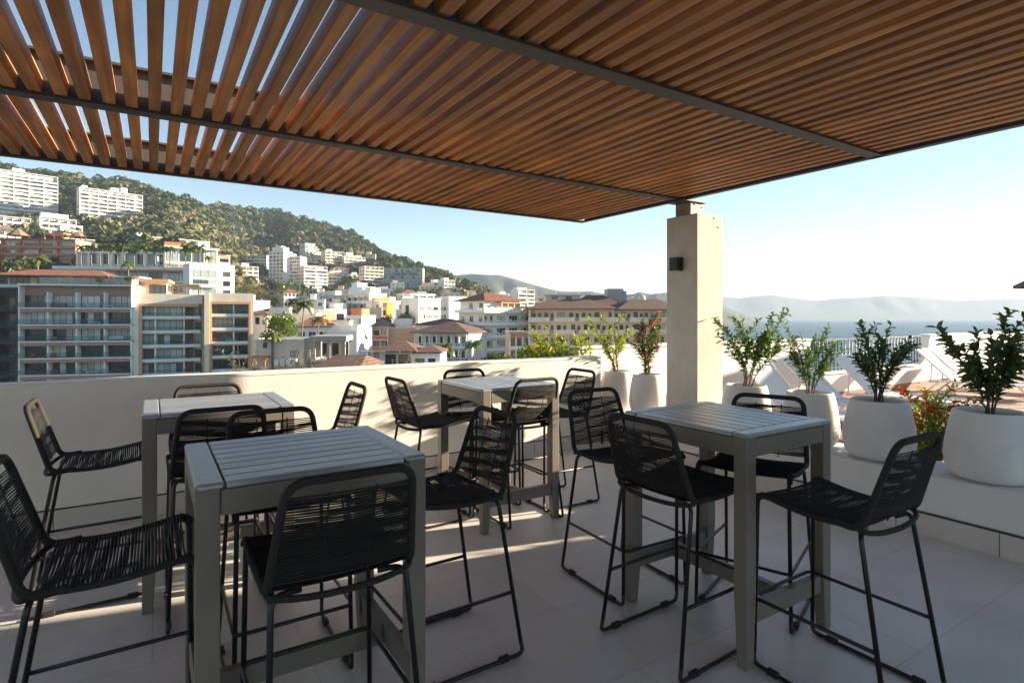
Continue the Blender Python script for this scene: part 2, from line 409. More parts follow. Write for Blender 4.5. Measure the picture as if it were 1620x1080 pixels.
def grow(seed, height, spread, nst, lsize, lean=(0,0), start=.3, dens=1.0, sub=3):
    """stems fanning from one root; returns stem builder and list of leaf sites"""
    r = random.Random(seed); st = MB(); sites = []
    for i in range(nst):
        a = 2*math.pi*(i + r.uniform(-.3,.3))/nst
        h = height*r.uniform(.62,1.0) if i else height
        sp = spread*r.uniform(.35,1.0)
        tip = Vector((math.cos(a)*sp + lean[0], math.sin(a)*sp + lean[1], h))
        base = Vector((math.cos(a)*.02, math.sin(a)*.02, -.02)); pts = []
        for k in range(9):
            t = k/8
            q = base.lerp(tip, t); q.x -= math.cos(a)*sp*.35*math.sin(math.pi*t)*.6; q.y -= math.sin(a)*sp*.35*math.sin(math.pi*t)*.6
            q += Vector((r.uniform(-1,1), r.uniform(-1,1), 0))*.012*(1 if 0<k<8 else 0); pts.append(q)
        st.tube(pts, [.0075-.0055*k/8 for k in range(9)], 5)
        lines = [pts]
        for b in range(sub):
            k = r.randint(3,7); q = pts[k]; aa = a + r.uniform(-1.6,1.6); ln = height*r.uniform(.16,.34)
            d = Vector((math.cos(aa)*.7, math.sin(aa)*.7, r.uniform(.5,1.0))).normalized()
            bp = [q + d*ln*j/4 + Vector((0,0,.02*(j/4)**2)) for j in range(5)]
            st.tube(bp, [.0035-.0006*j for j in range(5)], 4); lines.append(bp)
        for li, L in enumerate(lines):
            tot = len(L)-1; n = int((22 if li == 0 else 11)*dens)
            for j in range(n):
                t = (start if li == 0 else .15) + (1-(start if li == 0 else .15))*j/max(1,n-1)
                f = t*tot; k = min(int(f), tot-1); q = L[k].lerp(L[k+1], f-k); dd = (L[k+1]-L[k]).normalized()
                sites.append((q, dd))
    return st, sites, r
def shrub(name, label, loc, height, spread, nst, lsize, lm, seed, cat='plant', group=None, flower=None, nfl=0, fsize=.03, **kw):
    p = thing(name, label, cat, loc, 0, group)
    st, sites, r = grow(seed, height, spread, nst, lsize, **kw)
    st.build('stem', M['stem'], p)
    mb = MB()
    for j, (q, dd) in enumerate(sites):
        a = j*2.4 + r.uniform(-.4,.4); side = dd.orthogonal().normalized(); side.rotate(Matrix.Rotation(a, 3, dd))
        d = (side*r.uniform(.7,1) + dd*r.uniform(.3,.9) + Vector((0,0,r.uniform(-.25,.35))))
        L = lsize*r.uniform(.6,1.15); leaf(mb, q, d, Vector((0,0,1)), L, L*r.uniform(.42,.56))
    mb.build('foliage', M[lm] if isinstance(lm, str) else lm, p)
    if flower:
        zm = max(s[0].z for s in sites); tips = [s for s in sites if flower != 'petal_red' or (s[0].z > zm*.62 and (s[0].x**2+s[0].y**2)**.5 > spread*.3)]; r.shuffle(tips)
        for (q, dd) in tips[:nfl]:
            fb = MB()
            for k in range(11):
                d = Vector((r.uniform(-1,1), r.uniform(-1,1), r.uniform(-.1,1)))
                leaf(fb, q + Vector((r.uniform(-1,1),r.uniform(-1,1),r.uniform(-1,1)))*fsize*.8, d, Vector((0,0,1)), fsize*r.uniform(.7,1.2), fsize*.7)
            fb.build('flower', M[flower], p)
    return p
LX = 4.875
G = 'shrubs growing in the white planters'
pots = [ (LX, 1.53, .262, .47, 'broad white planter nearest the right edge of the ledge'),
         (LX, 2.24, .252, .46, 'white planter in shade on the ledge left of the red flowers'),
         (LX, 2.80, .235, .46, 'white planter with one sunlit side behind the right bar table'),
         (LX-.02, 3.42, .235, .46, 'white planter on the ledge just right of the pillar'),
         (LX-.06, 4.68, .205, .46, 'slim white planter with pink flowers left of the pillar'),
         (LX-.06, 5.18, .215, .46, 'white planter in the far corner of the ledge by the cream wall')]
for (x, y, r, h, l) in pots: pot((x, y, .43), r, h, l)
ZS = .43+.42
shrub('potted_shrub', 'tall dark-leaved shrub in the planter at the right edge', (LX,1.53,ZS), .74, .30, 6, .075, 'leaf_dark', 11, group=G, lean=(-.02,-.04), start=.24, dens=1.7, sub=5)
shrub('potted_shrub', 'upright dark green shrub in front of the iron railing', (LX,2.24,ZS), .62, .24, 7, .060, 'leaf_dark', 12, group=G, start=.26, dens=1.5, sub=4)
shrub('potted_shrub', 'thin shrub with lighter leaves and a yellow leaf behind the right table', (LX,2.80,ZS), .56, .28, 7, .055, 'leaf_mid', 13, group=G, start=.28, dens=1.3, sub=4)
shrub('potted_shrub', 'sunlit spreading shrub with long shoots right of the pillar', (LX-.02,3.42,ZS), .74, .46, 7, .066, 'leaf_mid', 14, group=G, lean=(.05,-.10), start=.32, dens=1.5, sub=5)
shrub('potted_shrub', 'leggy green shrub with pink flowers left of the pillar', (LX-.06,4.68,ZS), .66, .17, 6, .06, 'leaf_mid', 15, group=G, flower='petal_pink', nfl=50, fsize=.03, start=.12, dens=1.4, sub=5)
shrub('potted_shrub', 'thin yellow-green shrub in the far corner planter', (LX-.06,5.18,ZS), .70, .26, 7, .055, 'leaf_yellow', 16, group=G, start=.15, lean=(-.1,.04), dens=1.3, sub=4)
shrub('flowering_bush', 'low yellow-green bush with red and orange flowers behind the ledge', (5.62,2.20,.0), .88, .27, 32, .05, 'leaf_yellow', 17, flower='petal_red', nfl=26, fsize=.042, start=.40, dens=1.5, sub=4)
shrub('flowering_bush', 'bright yellow-green bush spilling over the top of the cream wall', (4.45,5.98,-.0), 1.24, .52, 36, .085, 'leaf_yellow', 18, flower='petal_yellow', nfl=30, fsize=.045, start=.62, dens=1.3, sub=6)
shrub('dry_shrub', 'grey dry shrub with bare twigs showing above the wall', (1.05,6.25,0), 1.16, .55, 22, .05, leaf_mat('leaf_grey', (.14,.15,.08), (.28,.26,.17), .3, 0), 19, start=.7, dens=.7, sub=4)
shrub('dry_shrub', 'thin row of pale twigs above the wall by the brown roof', (2.25,6.3,0), 1.12, .45, 14, .04, 'leaf_yellow', 20, start=.85, dens=.25, sub=4)

# ------------------------------------------------------------------ sun loungers
def make_lounger():
    t = thing('sun_lounger', 'x', 'sun lounger', (0,0,0), 0, 'white sun loungers on the deck')
    hw = .33
    for s in (-1,1):
        mb = MB(); mb.tube(fillet([(s*hw,-.98,.30),(s*hw,-.95,.335),(s*hw,.30,.335),(s*hw,.62,.30)], .05), .019, 8); mb.build('side_rail', M['lounger'], t)
        for (y0, y1) in ((-.72,-.98),(.42,.74)):
            mb = MB(); mb.tube([(s*hw,y0,.325),(s*(hw+.02),(y0+y1)/2,.17),(s*(hw+.01),y1,.012)], [.024,.021,.018], 8); mb.build('leg', M['lounger'], t)
    mb = MB(); mb.tube([(-hw,-.72,.30),(hw,-.72,.30)], .014, 6); mb.tube([(-hw,.44,.30),(hw,.44,.30)], .014, 6); mb.build('crossbar', M['lounger'], t)
    mb = MB(); nb = 12
    vs = []; 
    for k in range(nb+1):
        y = -.95 + 1.2*k/nb; z = .338 - .018*math.sin(math.pi*k/nb)
        vs += [(-hw+.015,y,z+.006),(hw-.015,y,z+.006),(-hw+.015,y,z-.006),(hw-.015,y,z-.006)]
    fs = []
    for k in range(nb):
        a=4*k; b=a+4; fs += [(a,a+1,b+1,b),(a+2,b+2,b+3,a+3),(a,b,b+2,a+2),(a+1,a+3,b+3,b+1)]
    fs += [(0,2,3,1),(4*nb,4*nb+1,4*nb+3,4*nb+2)]
    mb.add(vs, fs, 0, False); mb.build('seat', M['lounger_fabric'], t)
    a = R(44); ca, sa = math.cos(a), math.sin(a); L = .80
    bk = MB(); vs=[]
    for k in range(nb+1):
        q = L*k/nb; bow = -.02*math.sin(math.pi*k/nb)
        for n_ in (.006,-.006):
            y = .26 + q*ca - (bow+n_)*sa; z = .345 + q*sa + (bow+n_)*ca
            vs += [(-hw+.03,y,z),(hw-.03,y,z)]
    bk.add(vs, fs); b = bk.build('backrest', M['lounger_fabric'], t)
    mb = MB(); mb.tube(fillet([(-hw+.02,.26,.345),(-hw+.02,.26+L*ca,.345+L*sa),(hw-.02,.26+L*ca,.345+L*sa),(hw-.02,.26,.345)], .06), .017, 8); mb.build('back_frame', M['lounger'], b)
    for s in (-1,1):
        mb = MB(); mb.tube([(s*(hw-.05),.26+.45*ca,.345+.45*sa),(s*(hw-.03),.60,.315)], .011, 6); mb.build('support_strut', M['lounger'], b)
    return t
LG = make_lounger()
LL = [(7.25,4.15,-.05,'sunlit white lounger with raised back nearest the pillar'),
      (8.35,4.2,.03,'white lounger behind the planter with the sunlit side'),
      (9.75,4.2,-.03,'white lounger with raised back against the iron railing'),
      (13.1,4.35,.05,'white lounger in front of the white wall where the railing ends'),
      (14.6,4.4,0,'white lounger against the white wall behind the tall dark shrub'),
      (15.9,4.3,.04,'farthest white lounger, at the right edge of the deck')]
for i, (x, y, a, l) in enumerate(LL):
    o = LG if i == 0 else copy_tree(LG); o.location = (x, y, 0); o.rotation_euler = (0,0,a); o['label'] = l
# parasol, only its rim reaches the picture
p = thing('parasol', 'dark parasol whose rim just enters at the right edge above the deck', 'parasol', (16.0, 3.1, 0))
mb = MB(); mb.tube([(0,0,.0),(0,0,2.75)], .028, 10); mb.build('pole', M['lounger'], p)
mb = MB(); mb.lathe([(.0,.0),(.34,.0),(.34,.05),(.06,.09),(.0,.09)], 20); mb.build('base', M['plaster_white'], p)
mb = MB(); mb.lathe([(0,2.82),(.5,2.70),(1.1,2.46),(1.52,2.235),(1.52,2.17),(1.5,2.17),(1.5,2.22),(1.1,2.44),(.5,2.68),(0,2.80)], 8, smooth=False); mb.build('canopy', mat('parasol_fabric', (.07,.06,.055), .9), p)
# ================================================================== BAR TABLES
def make_table():
    t = thing('bar_table', 'x', 'table', (0,0,0), 0, 'square slatted bar tables')
    L, W, H, w = .755, .675, 1.03, .068
    for sx in (-1,1):
        for sy in (-1,1):
            mb = MB(); x0, y0 = sx*L/2, sy*W/2; x1, y1 = x0 - sx*w, y0 - sy*w; tw = .018
            # leg tapers on its two inner faces over the lowest 30 cm
            def ring(z, c): return [(x0,y0,z),(x1+sx*c,y0,z),(x1+sx*c,y1+sy*c,z),(x0,y1+sy*c,z)]
            vs = ring(0,tw) + ring(.32,0) + ring(H-.0005 if False else H-.004,0)
            fs = [(3,2,1,0),(8,9,10,11)] + [(a*4+i, a*4+(i+1)%4, a*4+4+(i+1)%4, a*4+4+i) for a in (0,1) for i in range(4)]
            mb.add(vs, fs); me = mb.mesh('leg', M['table_frame'])
            bm = bmesh.new(); bm.from_mesh(me); bmesh.ops.recalc_face_normals(bm, faces=bm.faces)
            bmesh.ops.bevel(bm, geom=[e for e in bm.edges], offset=.005, segments=2, affect='EDGES', profile=.5); bm.to_mesh(me); bm.free()
            lg = link('leg', me, t)
            fb = MB(); fb.box(min(x0,x1)+.012, max(x0,x1)-.012, min(y0,y1)+.012, max(y0,y1)-.012, -.0, .004); 
    for sx in (-1,1):
        mb = MB(); a, b = sorted((sx*(L/2-.0012), sx*(L/2-w+.004))); mb.box(a, b, -W/2+w+.001, W/2-w-.001, H-.105, H-.024, 0, .004); mb.build('end_apron', M['table_frame'], t)
        a, b = sorted((sx*(L/2+.001), sx*(L/2-w-.012))); mb = MB(); mb.box(a, b, -W/2-.001, W/2+.001, H-.0225, H, 0, .007); mb.build('end_board', M['tabletop'], t)
        a, b = sorted((sx*(L/2-.012), sx*(L/2-.052))); mb = MB(); mb.box(a, b, -W/2+w-.004, W/2-w+.004, .18, .265, 0, .004); mb.build('end_stretcher', M['table_frame'], t)
    for sy in (-1,1):
        a, b = sorted((sy*(W/2-.002), sy*(W/2-.034))); mb = MB(); mb.box(-L/2+w+.001, L/2-w-.001, a, b, H-.105, H-.024, 0, .003); mb.build('side_apron', M['table_frame'], t)
    mb = MB(); mb.box(-L/2+.053, L/2-.053, -.021, .021, .183, .262, 0, .004); mb.build('centre_stretcher', M['table_frame'], t)
    n = 8; pitch = (W-.002)/n
    mb = MB()
    for k in range(n):
        y0 = -W/2 + .001 + k*pitch; mb.box(-L/2+w+.016, L/2-w-.016, y0+.003, y0+pitch-.003, H-.0225, H-.001, 0, .003)
    mb.build('slatted_top', M['tabletop'], t)
    mb = MB(); mb.box(-L/2+w, L/2-w, -W/2+.036, W/2-.036, H-.05, H-.035); mb.build('underframe', M['table_frame'], t)
    return t
TB = make_table()
TT = [(.487, 2.30, 0, 'slatted grey bar table nearest the camera on the left'),
      (2.52, 1.91, R(90), 'slatted grey bar table on the right beside the planter ledge'),
      (.33, 3.84, 0, 'sunlit bar table against the cream wall at the left'),
      (2.31, 3.87, R(90), 'partly sunlit bar table in the middle by the cream wall')]
for i, (x, y, a, l) in enumerate(TT):
    o = TB if i == 0 else copy_tree(TB); o.location = (x, y, 0); o.rotation_euler = (0,0,a); o['label'] = l

# ================================================================== ROPE BAR STOOLS  (local +y = the way the sitter faces)
def rope_loops(mb, A, Bp, nrm, th, n, sag, rr, jit):
    """n strands wound round the two rails given by A(t), Bp(t); nrm(t) the surface normal"""
    r = random.Random(3)
    for i in range(n):
        t = (i+.5)/n; a, b, nn = A(t), Bp(t), nrm(t); pts = []
        dj = r.uniform(-jit, jit); along = (A(min(1,t+.01)) - A(max(0,t-.01))).normalized()
        for side in (1,-1):
            rngk = range(7) if side == 1 else range(6,-1,-1)
            for k in rngk:
                u = k/6; q = a.lerp(b, u) + nn*(side*th*(1 if 0<k<6 else .75) - sag*math.sin(math.pi*u)*(1 if side==1 else .72))
                q += along*(dj*math.sin(math.pi*u) + side*.0016*math.sin(math.pi*u*2+i))
                pts.append(q)
        a2 = a + (a-b).normalized()*.010; b2 = b + (b-a).normalized()*.010
        pts = pts[:7] + [b2] + pts[7:] + [a2]
        mb.tube(pts, rr, 5, closed=True)
def make_stool():
    t = thing('bar_stool', 'x', 'bar stool', (0,0,0), 0, 'black rope bar stools')
    V = Vector
    hb, ht, hf = .222, .186, .226
    for s in (-1,1):
        mb = MB(); mb.tube(fillet([(s*.212,.165,.752),(s*.220,.236,.752),(s*.231,.246,.07)], .05, 6), .0095, 9); mb.build('leg', M['black_metal'], t)
        mb = MB(); mb.tube(fillet([(s*.12,-.168,.716),(s*.208,-.188,.722),(s*.236,-.292,.07)], .055, 6), .0095, 9); mb.build('leg', M['black_metal'], t)
        mb = MB(); mb.tube(fillet([(s*.231,.246,.071),(s*.232,.247,.0105),(s*.238,-.305,.0105),(s*.236,-.2915,.071)], .05, 7), .0093, 9); ru = mb.build('runner', M['black_metal'], t)
        for y in (.155,-.205):
            mb = MB(); mb.box(s*.234-.013, s*.234+.013, y-.026, y+.026, 0, .026, 0, .004); mb.build('rubber_foot', M['rubber'], ru)
    mb = MB(); mb.tube(fillet([(-.229,-.247,.30),(-.232,.262,.30),(.232,.262,.30),(.229,-.247,.30)], .035, 5), .0082, 8); mb.build('footrest', M['black_metal'], t)
    # seat
    def sr(s): return lambda u: V((s*(hb + (hf-hb)*u), -.175 + .385*u, .742 + .022*u - .018*math.sin(math.pi*u)))
    sn = lambda u: V((0,-.05,1)).normalized()
    mb = MB(); rope_loops(mb, sr(-1), sr(1), sn, .0095, 38, .014, .0031, .0013); seat = mb.build('seat', M['rope'], t)
    for s in (-1,1):
        mb = MB(); mb.tube([sr(s)(k/10) for k in range(11)] + [V((s*.226,.232,.752)), V((s*.2265,.246,.735))], .0115, 8); mb.build('side_rail', M['rope'], seat)
    mb = MB(); mb.tube([(-.222,.19,.750),(0,.19,.738),(.222,.19,.750)], .007, 6); mb.build('front_bar', M['black_metal'], seat)
    bar = [V((s*hb, -.192, .735)) for s in (-1,1)]
    mb = MB(); mb.tube([V((hb*math.cos(a)*-1, -.19-.048*math.sin(a), .733-.020*math.sin(a))) for a in [math.pi*k/12 for k in range(13)]], .0105, 8); mb.build('rear_bar', M['rope'], seat)
    # backrest
    top, bot = V((0,-.305,1.078)), V((0,-.205,.75))
    def br(s): return lambda u: V((s*(hb + (ht-hb)*u), bot.y + (top.y-bot.y)*u, bot.z + (top.z-bot.z)*u))
    bn = lambda u: V((0,.956,.292))
    def sub(f, a, b): return lambda u: f(a+(b-a)*u)
    back = MB(); rope_loops(back, sub(br(-1),.06,.865), sub(br(1),.06,.865), bn, .0085, 31, .016, .0026, .0009)
    bk = back.build('backrest', M['rope'], t)
    P = [V((-hb,-.10,.742)), V((-hb-.001,-.198,.733)), V((-ht,top.y,top.z)), V((0,top.y-.004,top.z+.006)), V((ht,top.y,top.z)), V((hb+.001,-.198,.733)), V((hb,-.10,.742))]
    path = fillet([P[0],P[1],P[2],P[4],P[5],P[6]], .062, 8)
    mb = MB(); 
    # rope-wrapped tube: ribbed radius
    dense = []
    for i in range(len(path)-1):
        L = (path[i+1]-path[i]).length; n = max(1, int(L/.0042))
        for k in range(n): dense.append(path[i].lerp(path[i+1], k/n))
    dense.append(path[-1])
    mb.tube(dense, [.0138 if i % 2 else .0126 for i in range(len(dense))], 9); mb.build('back_frame', M['rope'], bk)
    mb = MB()
    for x in (-.07,.07): mb.tube([br(1)(.05) * 0 + V((x, bot.y + (top.y-bot.y)*u - .016, bot.z+(top.z-bot.z)*u)) for u in (.0,.3,.6,.88)], .0032, 5)
    mb.build('back_cord', M['rope'], bk)
    return t
ST = make_stool()
SS = [ # x, y, heading the sitter faces (deg from +X), label
    (-.115, 2.34, 0,   'black rope stool cut by the left edge, nearest of the left group'),
    (-.25, 3.98, 1,    'rope stool seen from the side against the shaded wall, its back top sunlit'),
    (.32, 4.05, -90,   'rope stool between the sunlit left table and the wall'),
    (.30, 3.50, 90,    'rope stool in front of the sunlit left table, half hidden by its neighbour'),
    (.50, 2.70, -90,   'rope stool tucked under the far side of the near left table'),
    (.88, 3.84, 180,   'rope stool at the right end of the sunlit left table, back against the bright wall'),
    (.50, 1.965, 90,   'black rope stool with its back to the camera in the foreground'),
    (1.12, 2.39, 181,  'black rope stool at the right end of the near left table'),
    (1.83, 4.05, 2,    'rope stool at the left end of the middle table by the wall'),
    (2.30, 4.11, -90,  'rope stool between the middle table and the cream wall'),
    (2.42, 3.76, 90,   'sunlit rope stool in front of the middle table, back to the camera'),
    (2.87, 3.87, 178,  'rope stool at the right end of the middle table near the far planters'),
    (2.35, 2.46, -92,  'rope stool on the far side of the right table, facing the camera'),
    (2.16, 1.875, 2,   'black rope stool at the left end of the right table, back to the camera'),
    (2.757, 1.89, 200, 'rope stool between the right table and the planter ledge'),
    (2.485, 1.30, 90,  'black rope stool pulled out in front of the right table beside the ledge'),
]
for i, (x, y, a, l) in enumerate(SS):
    o = ST if i == 0 else copy_tree(ST); o.location = (x, y, 0); o.rotation_euler = (0,0,R(a-90)); o['label'] = l
# ================================================================== TERRAIN
def interp(x, xs, ys):
    return float(np.interp(x, xs, ys))
RPX = [-400,-200,0,100,150,205,240,300,330,352,389,444,493,556,592,640,680,720,750,800,860,920,1000,1100]
RPY = [215,235,256,273,286,302,315,328,331,329,329,335,352,375,396,421,438,454,465,480,493,500,505,510]
RD  = [620,620,640,640,650,700,740,780,800,820,840,840,820,800,790,780,760,740,700,660,600,540,480,430]
LD = [40,100,122,160,200,240,300,350,430,500,600]; LY = [860,650,612,540,446,428,396,382,358,326,292]
CD = [40,85,110,140,190,230,300,400,500,600,700]; CY = [900,650,604,570,534,518,494,472,452,432,414]
def ypx(px, d):
    rd = interp(px, RPX, RD); ry = interp(px, RPX, RPY)
    yl = interp(d, LD, LY); yc = interp(d, CD, CY)
    t = min(1, max(0, (px-260)/200)); t = t*t*(3-2*t); y = yl*(1-t) + yc*t
    rt = min(1, max(0, (px-740)/160)); y = y*(1-rt) + max(y, 502 + 20*FPX/d*.9)*rt   # falls to the shore on the right
    y = max(y, ry)                                           # never above the ridge line
    a = min(1, max(0, (d - rd*.62)/(rd*.38))); a = a*a*(3-2*a)
    return y*(1-a) + ry*a
def ground(px, d):
    rd = interp(px, RPX, RD)
    if d <= rd: return zat(ypx(px, d), d)
    zr = zat(interp(px, RPX, RPY), rd)
    return zr - (d-rd)*.35
def bump2(x, y):
    return (2.6*math.sin(x*.0125+y*.021+.7*math.sin(y*.011)) + 1.8*math.sin(x*.027-y*.009+2) + math.sin(x*.031+1.3)*math.cos(y*.027+.4) + .6*math.sin(x*.083+y*.05) + .4*math.cos(y*.11-x*.07))
def kamp(px, d):
    t = min(1, max(0, (px-380)/80)); d0 = 480*(1-t) + 640*t
    return min(1, max(0, (d-d0)/130))
PXS = [-420 + 12*i for i in range(131)]                       # bearings -420 .. 1140
DS = [45 + 6*i for i in range(26)] + [205 + 14*i for i in range(64)]
vs, fs = [], []
for d in DS:
    for px in PXS:
        z = max(-23.5, ground(px, d)); k = kamp(px, d)
        p = bearing(px, d, z); p.z += 2.4*k*(bump2(p.x, p.y)-4.2); vs.append(p)
n = len(PXS)
for i in range(len(DS)-1):
    for j in range(n-1): fs.append((i*n+j, i*n+j+1, (i+1)*n+j+1, (i+1)*n+j))
mb = MB(); mb.add(vs, fs, 0, True)
M['hill'] = mat('hill_soil', (.10,.085,.05), .95, .5, .06)
struct(mb.build('hillside', M['hill']))

# distant mountains: real ridged massifs
def massif(name, prof, d, depth, m, seed, ga=.20, gb=.09):
    r = random.Random(seed); vs = []; fs = []
    x0, x1 = prof[0][0], prof[-1][0]; nx = 170; ny = 26
    xs = [x0+(x1-x0)*i/nx for i in range(nx+1)]
    for j in range(ny+1):
        t = j/ny                                       # 0 front foot .. .6 ridge .. 1 back foot
        dd = d - depth*.6 + depth*t
        env = (t/.6)**1.15 if t <= .6 else ((1-t)/.4)
        for i, px in enumerate(xs):
            h = zat(np.interp(px, [a for a,_ in prof], [b for _,b in prof]), d) + 22
            gul = .5+.5*math.sin(px*.075 + seed + 2.6*math.sin(px*.021+t*4) + t*3) ; g2 = .5+.5*math.sin(px*.19+t*7+seed*2+math.sin(px*.06)*2)
            e = env*(1 - (ga*gul+gb*g2)*math.sin(math.pi*min(1,t/.6))) if t<=.6 else env
            vs.append(bearing(px, dd*1.0, -22.5 + h*e))
    n = nx+1
    for j in range(ny):
        for i in range(nx): fs.append((j*n+i, j*n+i+1, (j+1)*n+i+1, (j+1)*n+i))
    mb = MB(); mb.add(vs, fs, 0, True); return struct(mb.build(name, m))
M['mountain'] = mat('mountain_forest', (.042,.06,.042), .95, .4, .012)
massif('mountains', [(360,480),(500,462),(600,448),(660,440),(700,435),(720,432),(745,429),(770,431),(790,431),(820,440),(850,449),(880,457),(900,459),(935,458),(960,463),(1000,463),(1012,459),(1030,463),(1053,460),(1100,470),(1140,482),(1180,497),(1200,504)], 2000, 800, M['mountain'], 3)
massif('far_mountains', [(900,480),(1000,472),(1080,468),(1143,467),(1170,470),(1190,467),(1222,465),(1250,469),(1290,474),(1330,470),(1370,468),(1400,466),(1450,468),(1510,474),(1560,472),(1620,470),(1700,474),(1800,480),(1950,486),(2200,494)], 5900, 1500, M['mountain'], 5, .10, .05)
massif('headland', [(1100,496),(1120,490),(1143,494),(1160,497),(1172,502),(1176,503.4)], 4200, 500, M['mountain'], 8)

# ================================================================== BUILDINGS
B = {}
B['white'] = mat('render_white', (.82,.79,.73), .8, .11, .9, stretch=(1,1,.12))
B['cream'] = mat('render_cream', (.78,.68,.53), .8, .11, .9, stretch=(1,1,.12))
B['beige'] = mat('render_beige', (.66,.56,.43), .8, .12, .9, stretch=(1,1,.12))
B['peach'] = mat('render_peach', (.72,.42,.24), .8, .08, .25)
B['grey'] = mat('concrete_grey', (.34,.32,.29), .85, .12, .4)
B['dark'] = mat('slate_dark', (.045,.045,.05), .6, .1, .4)
B['brown'] = mat('brown_lintel', (.40,.24,.18), .7, .1, .6)
B['orange'] = mat('orange_frame', (.62,.36,.19), .6, .08, .5)
B['terra'] = mat('terracotta_render', (.58,.18,.08), .8, .1, .5)
B['yellow'] = mat('yellow_render', (.78,.40,.05), .8, .05, .5)
B['bluewhite'] = mat('blue_white_render', (.62,.68,.72), .8, .06, .4)  # blue cast of shaded white walls put into the colour; pale blue house too
B['stone'] = mat('rough_stone', (.40,.36,.29), .9, .35, 1.6, .6, 4)
B['thatch'] = mat('thatch', (.20,.15,.10), .95, .35, 3, .8, 8)
B['greenwall'] = mat('pale_green_render', (.50,.58,.50), .8, .06, .4)
def rooftile(name, c):
    m = mat(name, c, .85, .28, .7); nt = m.node_tree; b = nt.nodes['Principled BSDF']
    tc = N(nt,'ShaderNodeTexCoord'); wv = N(nt,'ShaderNodeTexWave'); wv.bands_direction='X'; wv.inputs['Scale'].default_value = 1.3; wv.inputs['Distortion'].default_value=.6
    nt.links.new(tc.outputs['Object'], wv.inputs['Vector'])
    bp = N(nt,'ShaderNodeBump'); bp.inputs['Strength'].default_value=.8; bp.inputs['Distance'].default_value=.08
    nt.links.new(wv.outputs['Fac'], bp.inputs['Height']); nt.links.new(bp.outputs[0], b.inputs['Normal']); return m
B['tile_red'] = rooftile('roof_tile_red', (.22,.085,.05))
B['tile_brown'] = rooftile('roof_tile_brown', (.125,.066,.048))
def glass_mat(name, dark, curtain, frac=.55):
    m = mat(name, dark, .12, spec=.6); nt = m.node_tree; b = nt.nodes['Principled BSDF']
    oi = N(nt,'ShaderNodeObjectInfo'); g = N(nt,'ShaderNodeNewGeometry')
    ad = N(nt,'ShaderNodeMath', operation='MULTIPLY_ADD'); ad.inputs[1].default_value = .45; nt.links.new(g.outputs['Random Per Island'], ad.inputs[0]); nt.links.new(oi.outputs['Random'], ad.inputs[2])
    fr = N(nt,'ShaderNodeMath', operation='FRACT'); nt.links.new(ad.outputs[0], fr.inputs[0])
    cr = N(nt,'ShaderNodeValToRGB'); cr.color_ramp.interpolation='CONSTANT'; e = cr.color_ramp.elements
    e[0].position=0; e[0].color=(*dark,1); e[1].position=frac; e[1].color=(*[ (a+2*c)/3 for a,c in zip(dark,curtain)],1)
    k = cr.color_ramp.elements.new(.82); k.color=(*curtain,1)
    nt.links.new(fr.outputs[0], cr.inputs[0]); nt.links.new(cr.outputs[0], b.inputs['Base Color']); return m
B['glass'] = glass_mat('window_glass', (.02,.024,.028), (.55,.56,.53), .5)
B['glass_dark'] = glass_mat('window_glass_dark', (.012,.013,.015), (.10,.105,.10), .7)
B['glass_teal'] = glass_mat('window_glass_teal', (.05,.085,.09), (.48,.56,.55), .35)
B['frame_dark'] = mat('frame_dark', (.03,.028,.026), .5)
B['frame_white'] = mat('frame_white', (.7,.69,.66), .5)
def rail_glass():
    m = mat('rail_glass', (.25,.33,.33), .05); nt = m.node_tree; out = nt.nodes['Material Output']
    tr = N(nt,'ShaderNodeBsdfTransparent'); tr.inputs[0].default_value = (.82,.9,.9,1); mx = N(nt,'ShaderNodeMixShader'); mx.inputs[0].default_value = .06
    nt.links.new(tr.outputs[0], mx.inputs[1]); nt.links.new(nt.nodes['Principled BSDF'].outputs[0], mx.inputs[2]); nt.links.new(mx.outputs[0], out.inputs['Surface']); return m
B['rail_glass'] = rail_glass()
B['wood'] = mat('door_wood', (.12,.06,.035), .7)
B['tank'] = mat('tank_black', (.03,.03,.035), .6)
B['dish'] = mat('dome_cream', (.62,.57,.46), .6)

_wc = {}
_ac = None
def winmesh(w, h, n, frame, glass, arch=False, bars=.07):
    k = (round(w,2), round(h,2), n, frame, glass, arch)
    if k in _wc: return _wc[k]
    mb = MB(); f = bars
    if arch:
        pts = [(-w/2,0),(w/2,0),(w/2,h-w/2)] + [(w/2*math.cos(a), h-w/2+w/2*math.sin(a)) for a in [math.pi*q/8 for q in range(1,8)]] + [(-w/2,h-w/2)]
        m_ = len(pts); vs = [(x,.02,z) for x,z in pts] + [(x,-.03,z) for x,z in pts]
        mb.add(vs, [tuple(range(m_,2*m_))] + [(i,(i+1)%m_,m_+(i+1)%m_,m_+i) for i in range(m_)], 1)
        out = [(x*1.16, -.05, z*1.03 if z > .01 else 0) for x,z in pts[1:]] ; mb.tube(out + [(-w/2*1.16,-.05,0)], .06, 4, mat=0, smooth=False)
    else:
        mb.box(-w/2, w/2, -.05, .02, 0, f, 0); mb.box(-w/2, w/2, -.05, .02, h-f, h, 0)
        mb.box(-w/2, -w/2+f, -.05, .02, f, h-f, 0); mb.box(w/2-f, w/2, -.05, .02, f, h-f, 0)
        pw = (w-f)/n
        for i in range(n):
            a = -w/2 + f + i*pw; b_ = a + pw - f
            mb.add([(a,-.02,f),(b_,-.02,f),(b_,-.02,h-f),(a,-.02,h-f)], [(0,1,2,3)], 1)
            if i < n-1: mb.box(b_, b_+f, -.05, .02, f, h-f, 0)
    me = mb.mesh('window', [B[frame], B[glass]]); _wc[k] = me; return me
FOOT = []                                                    # footprints, so that no forest tree grows through a house
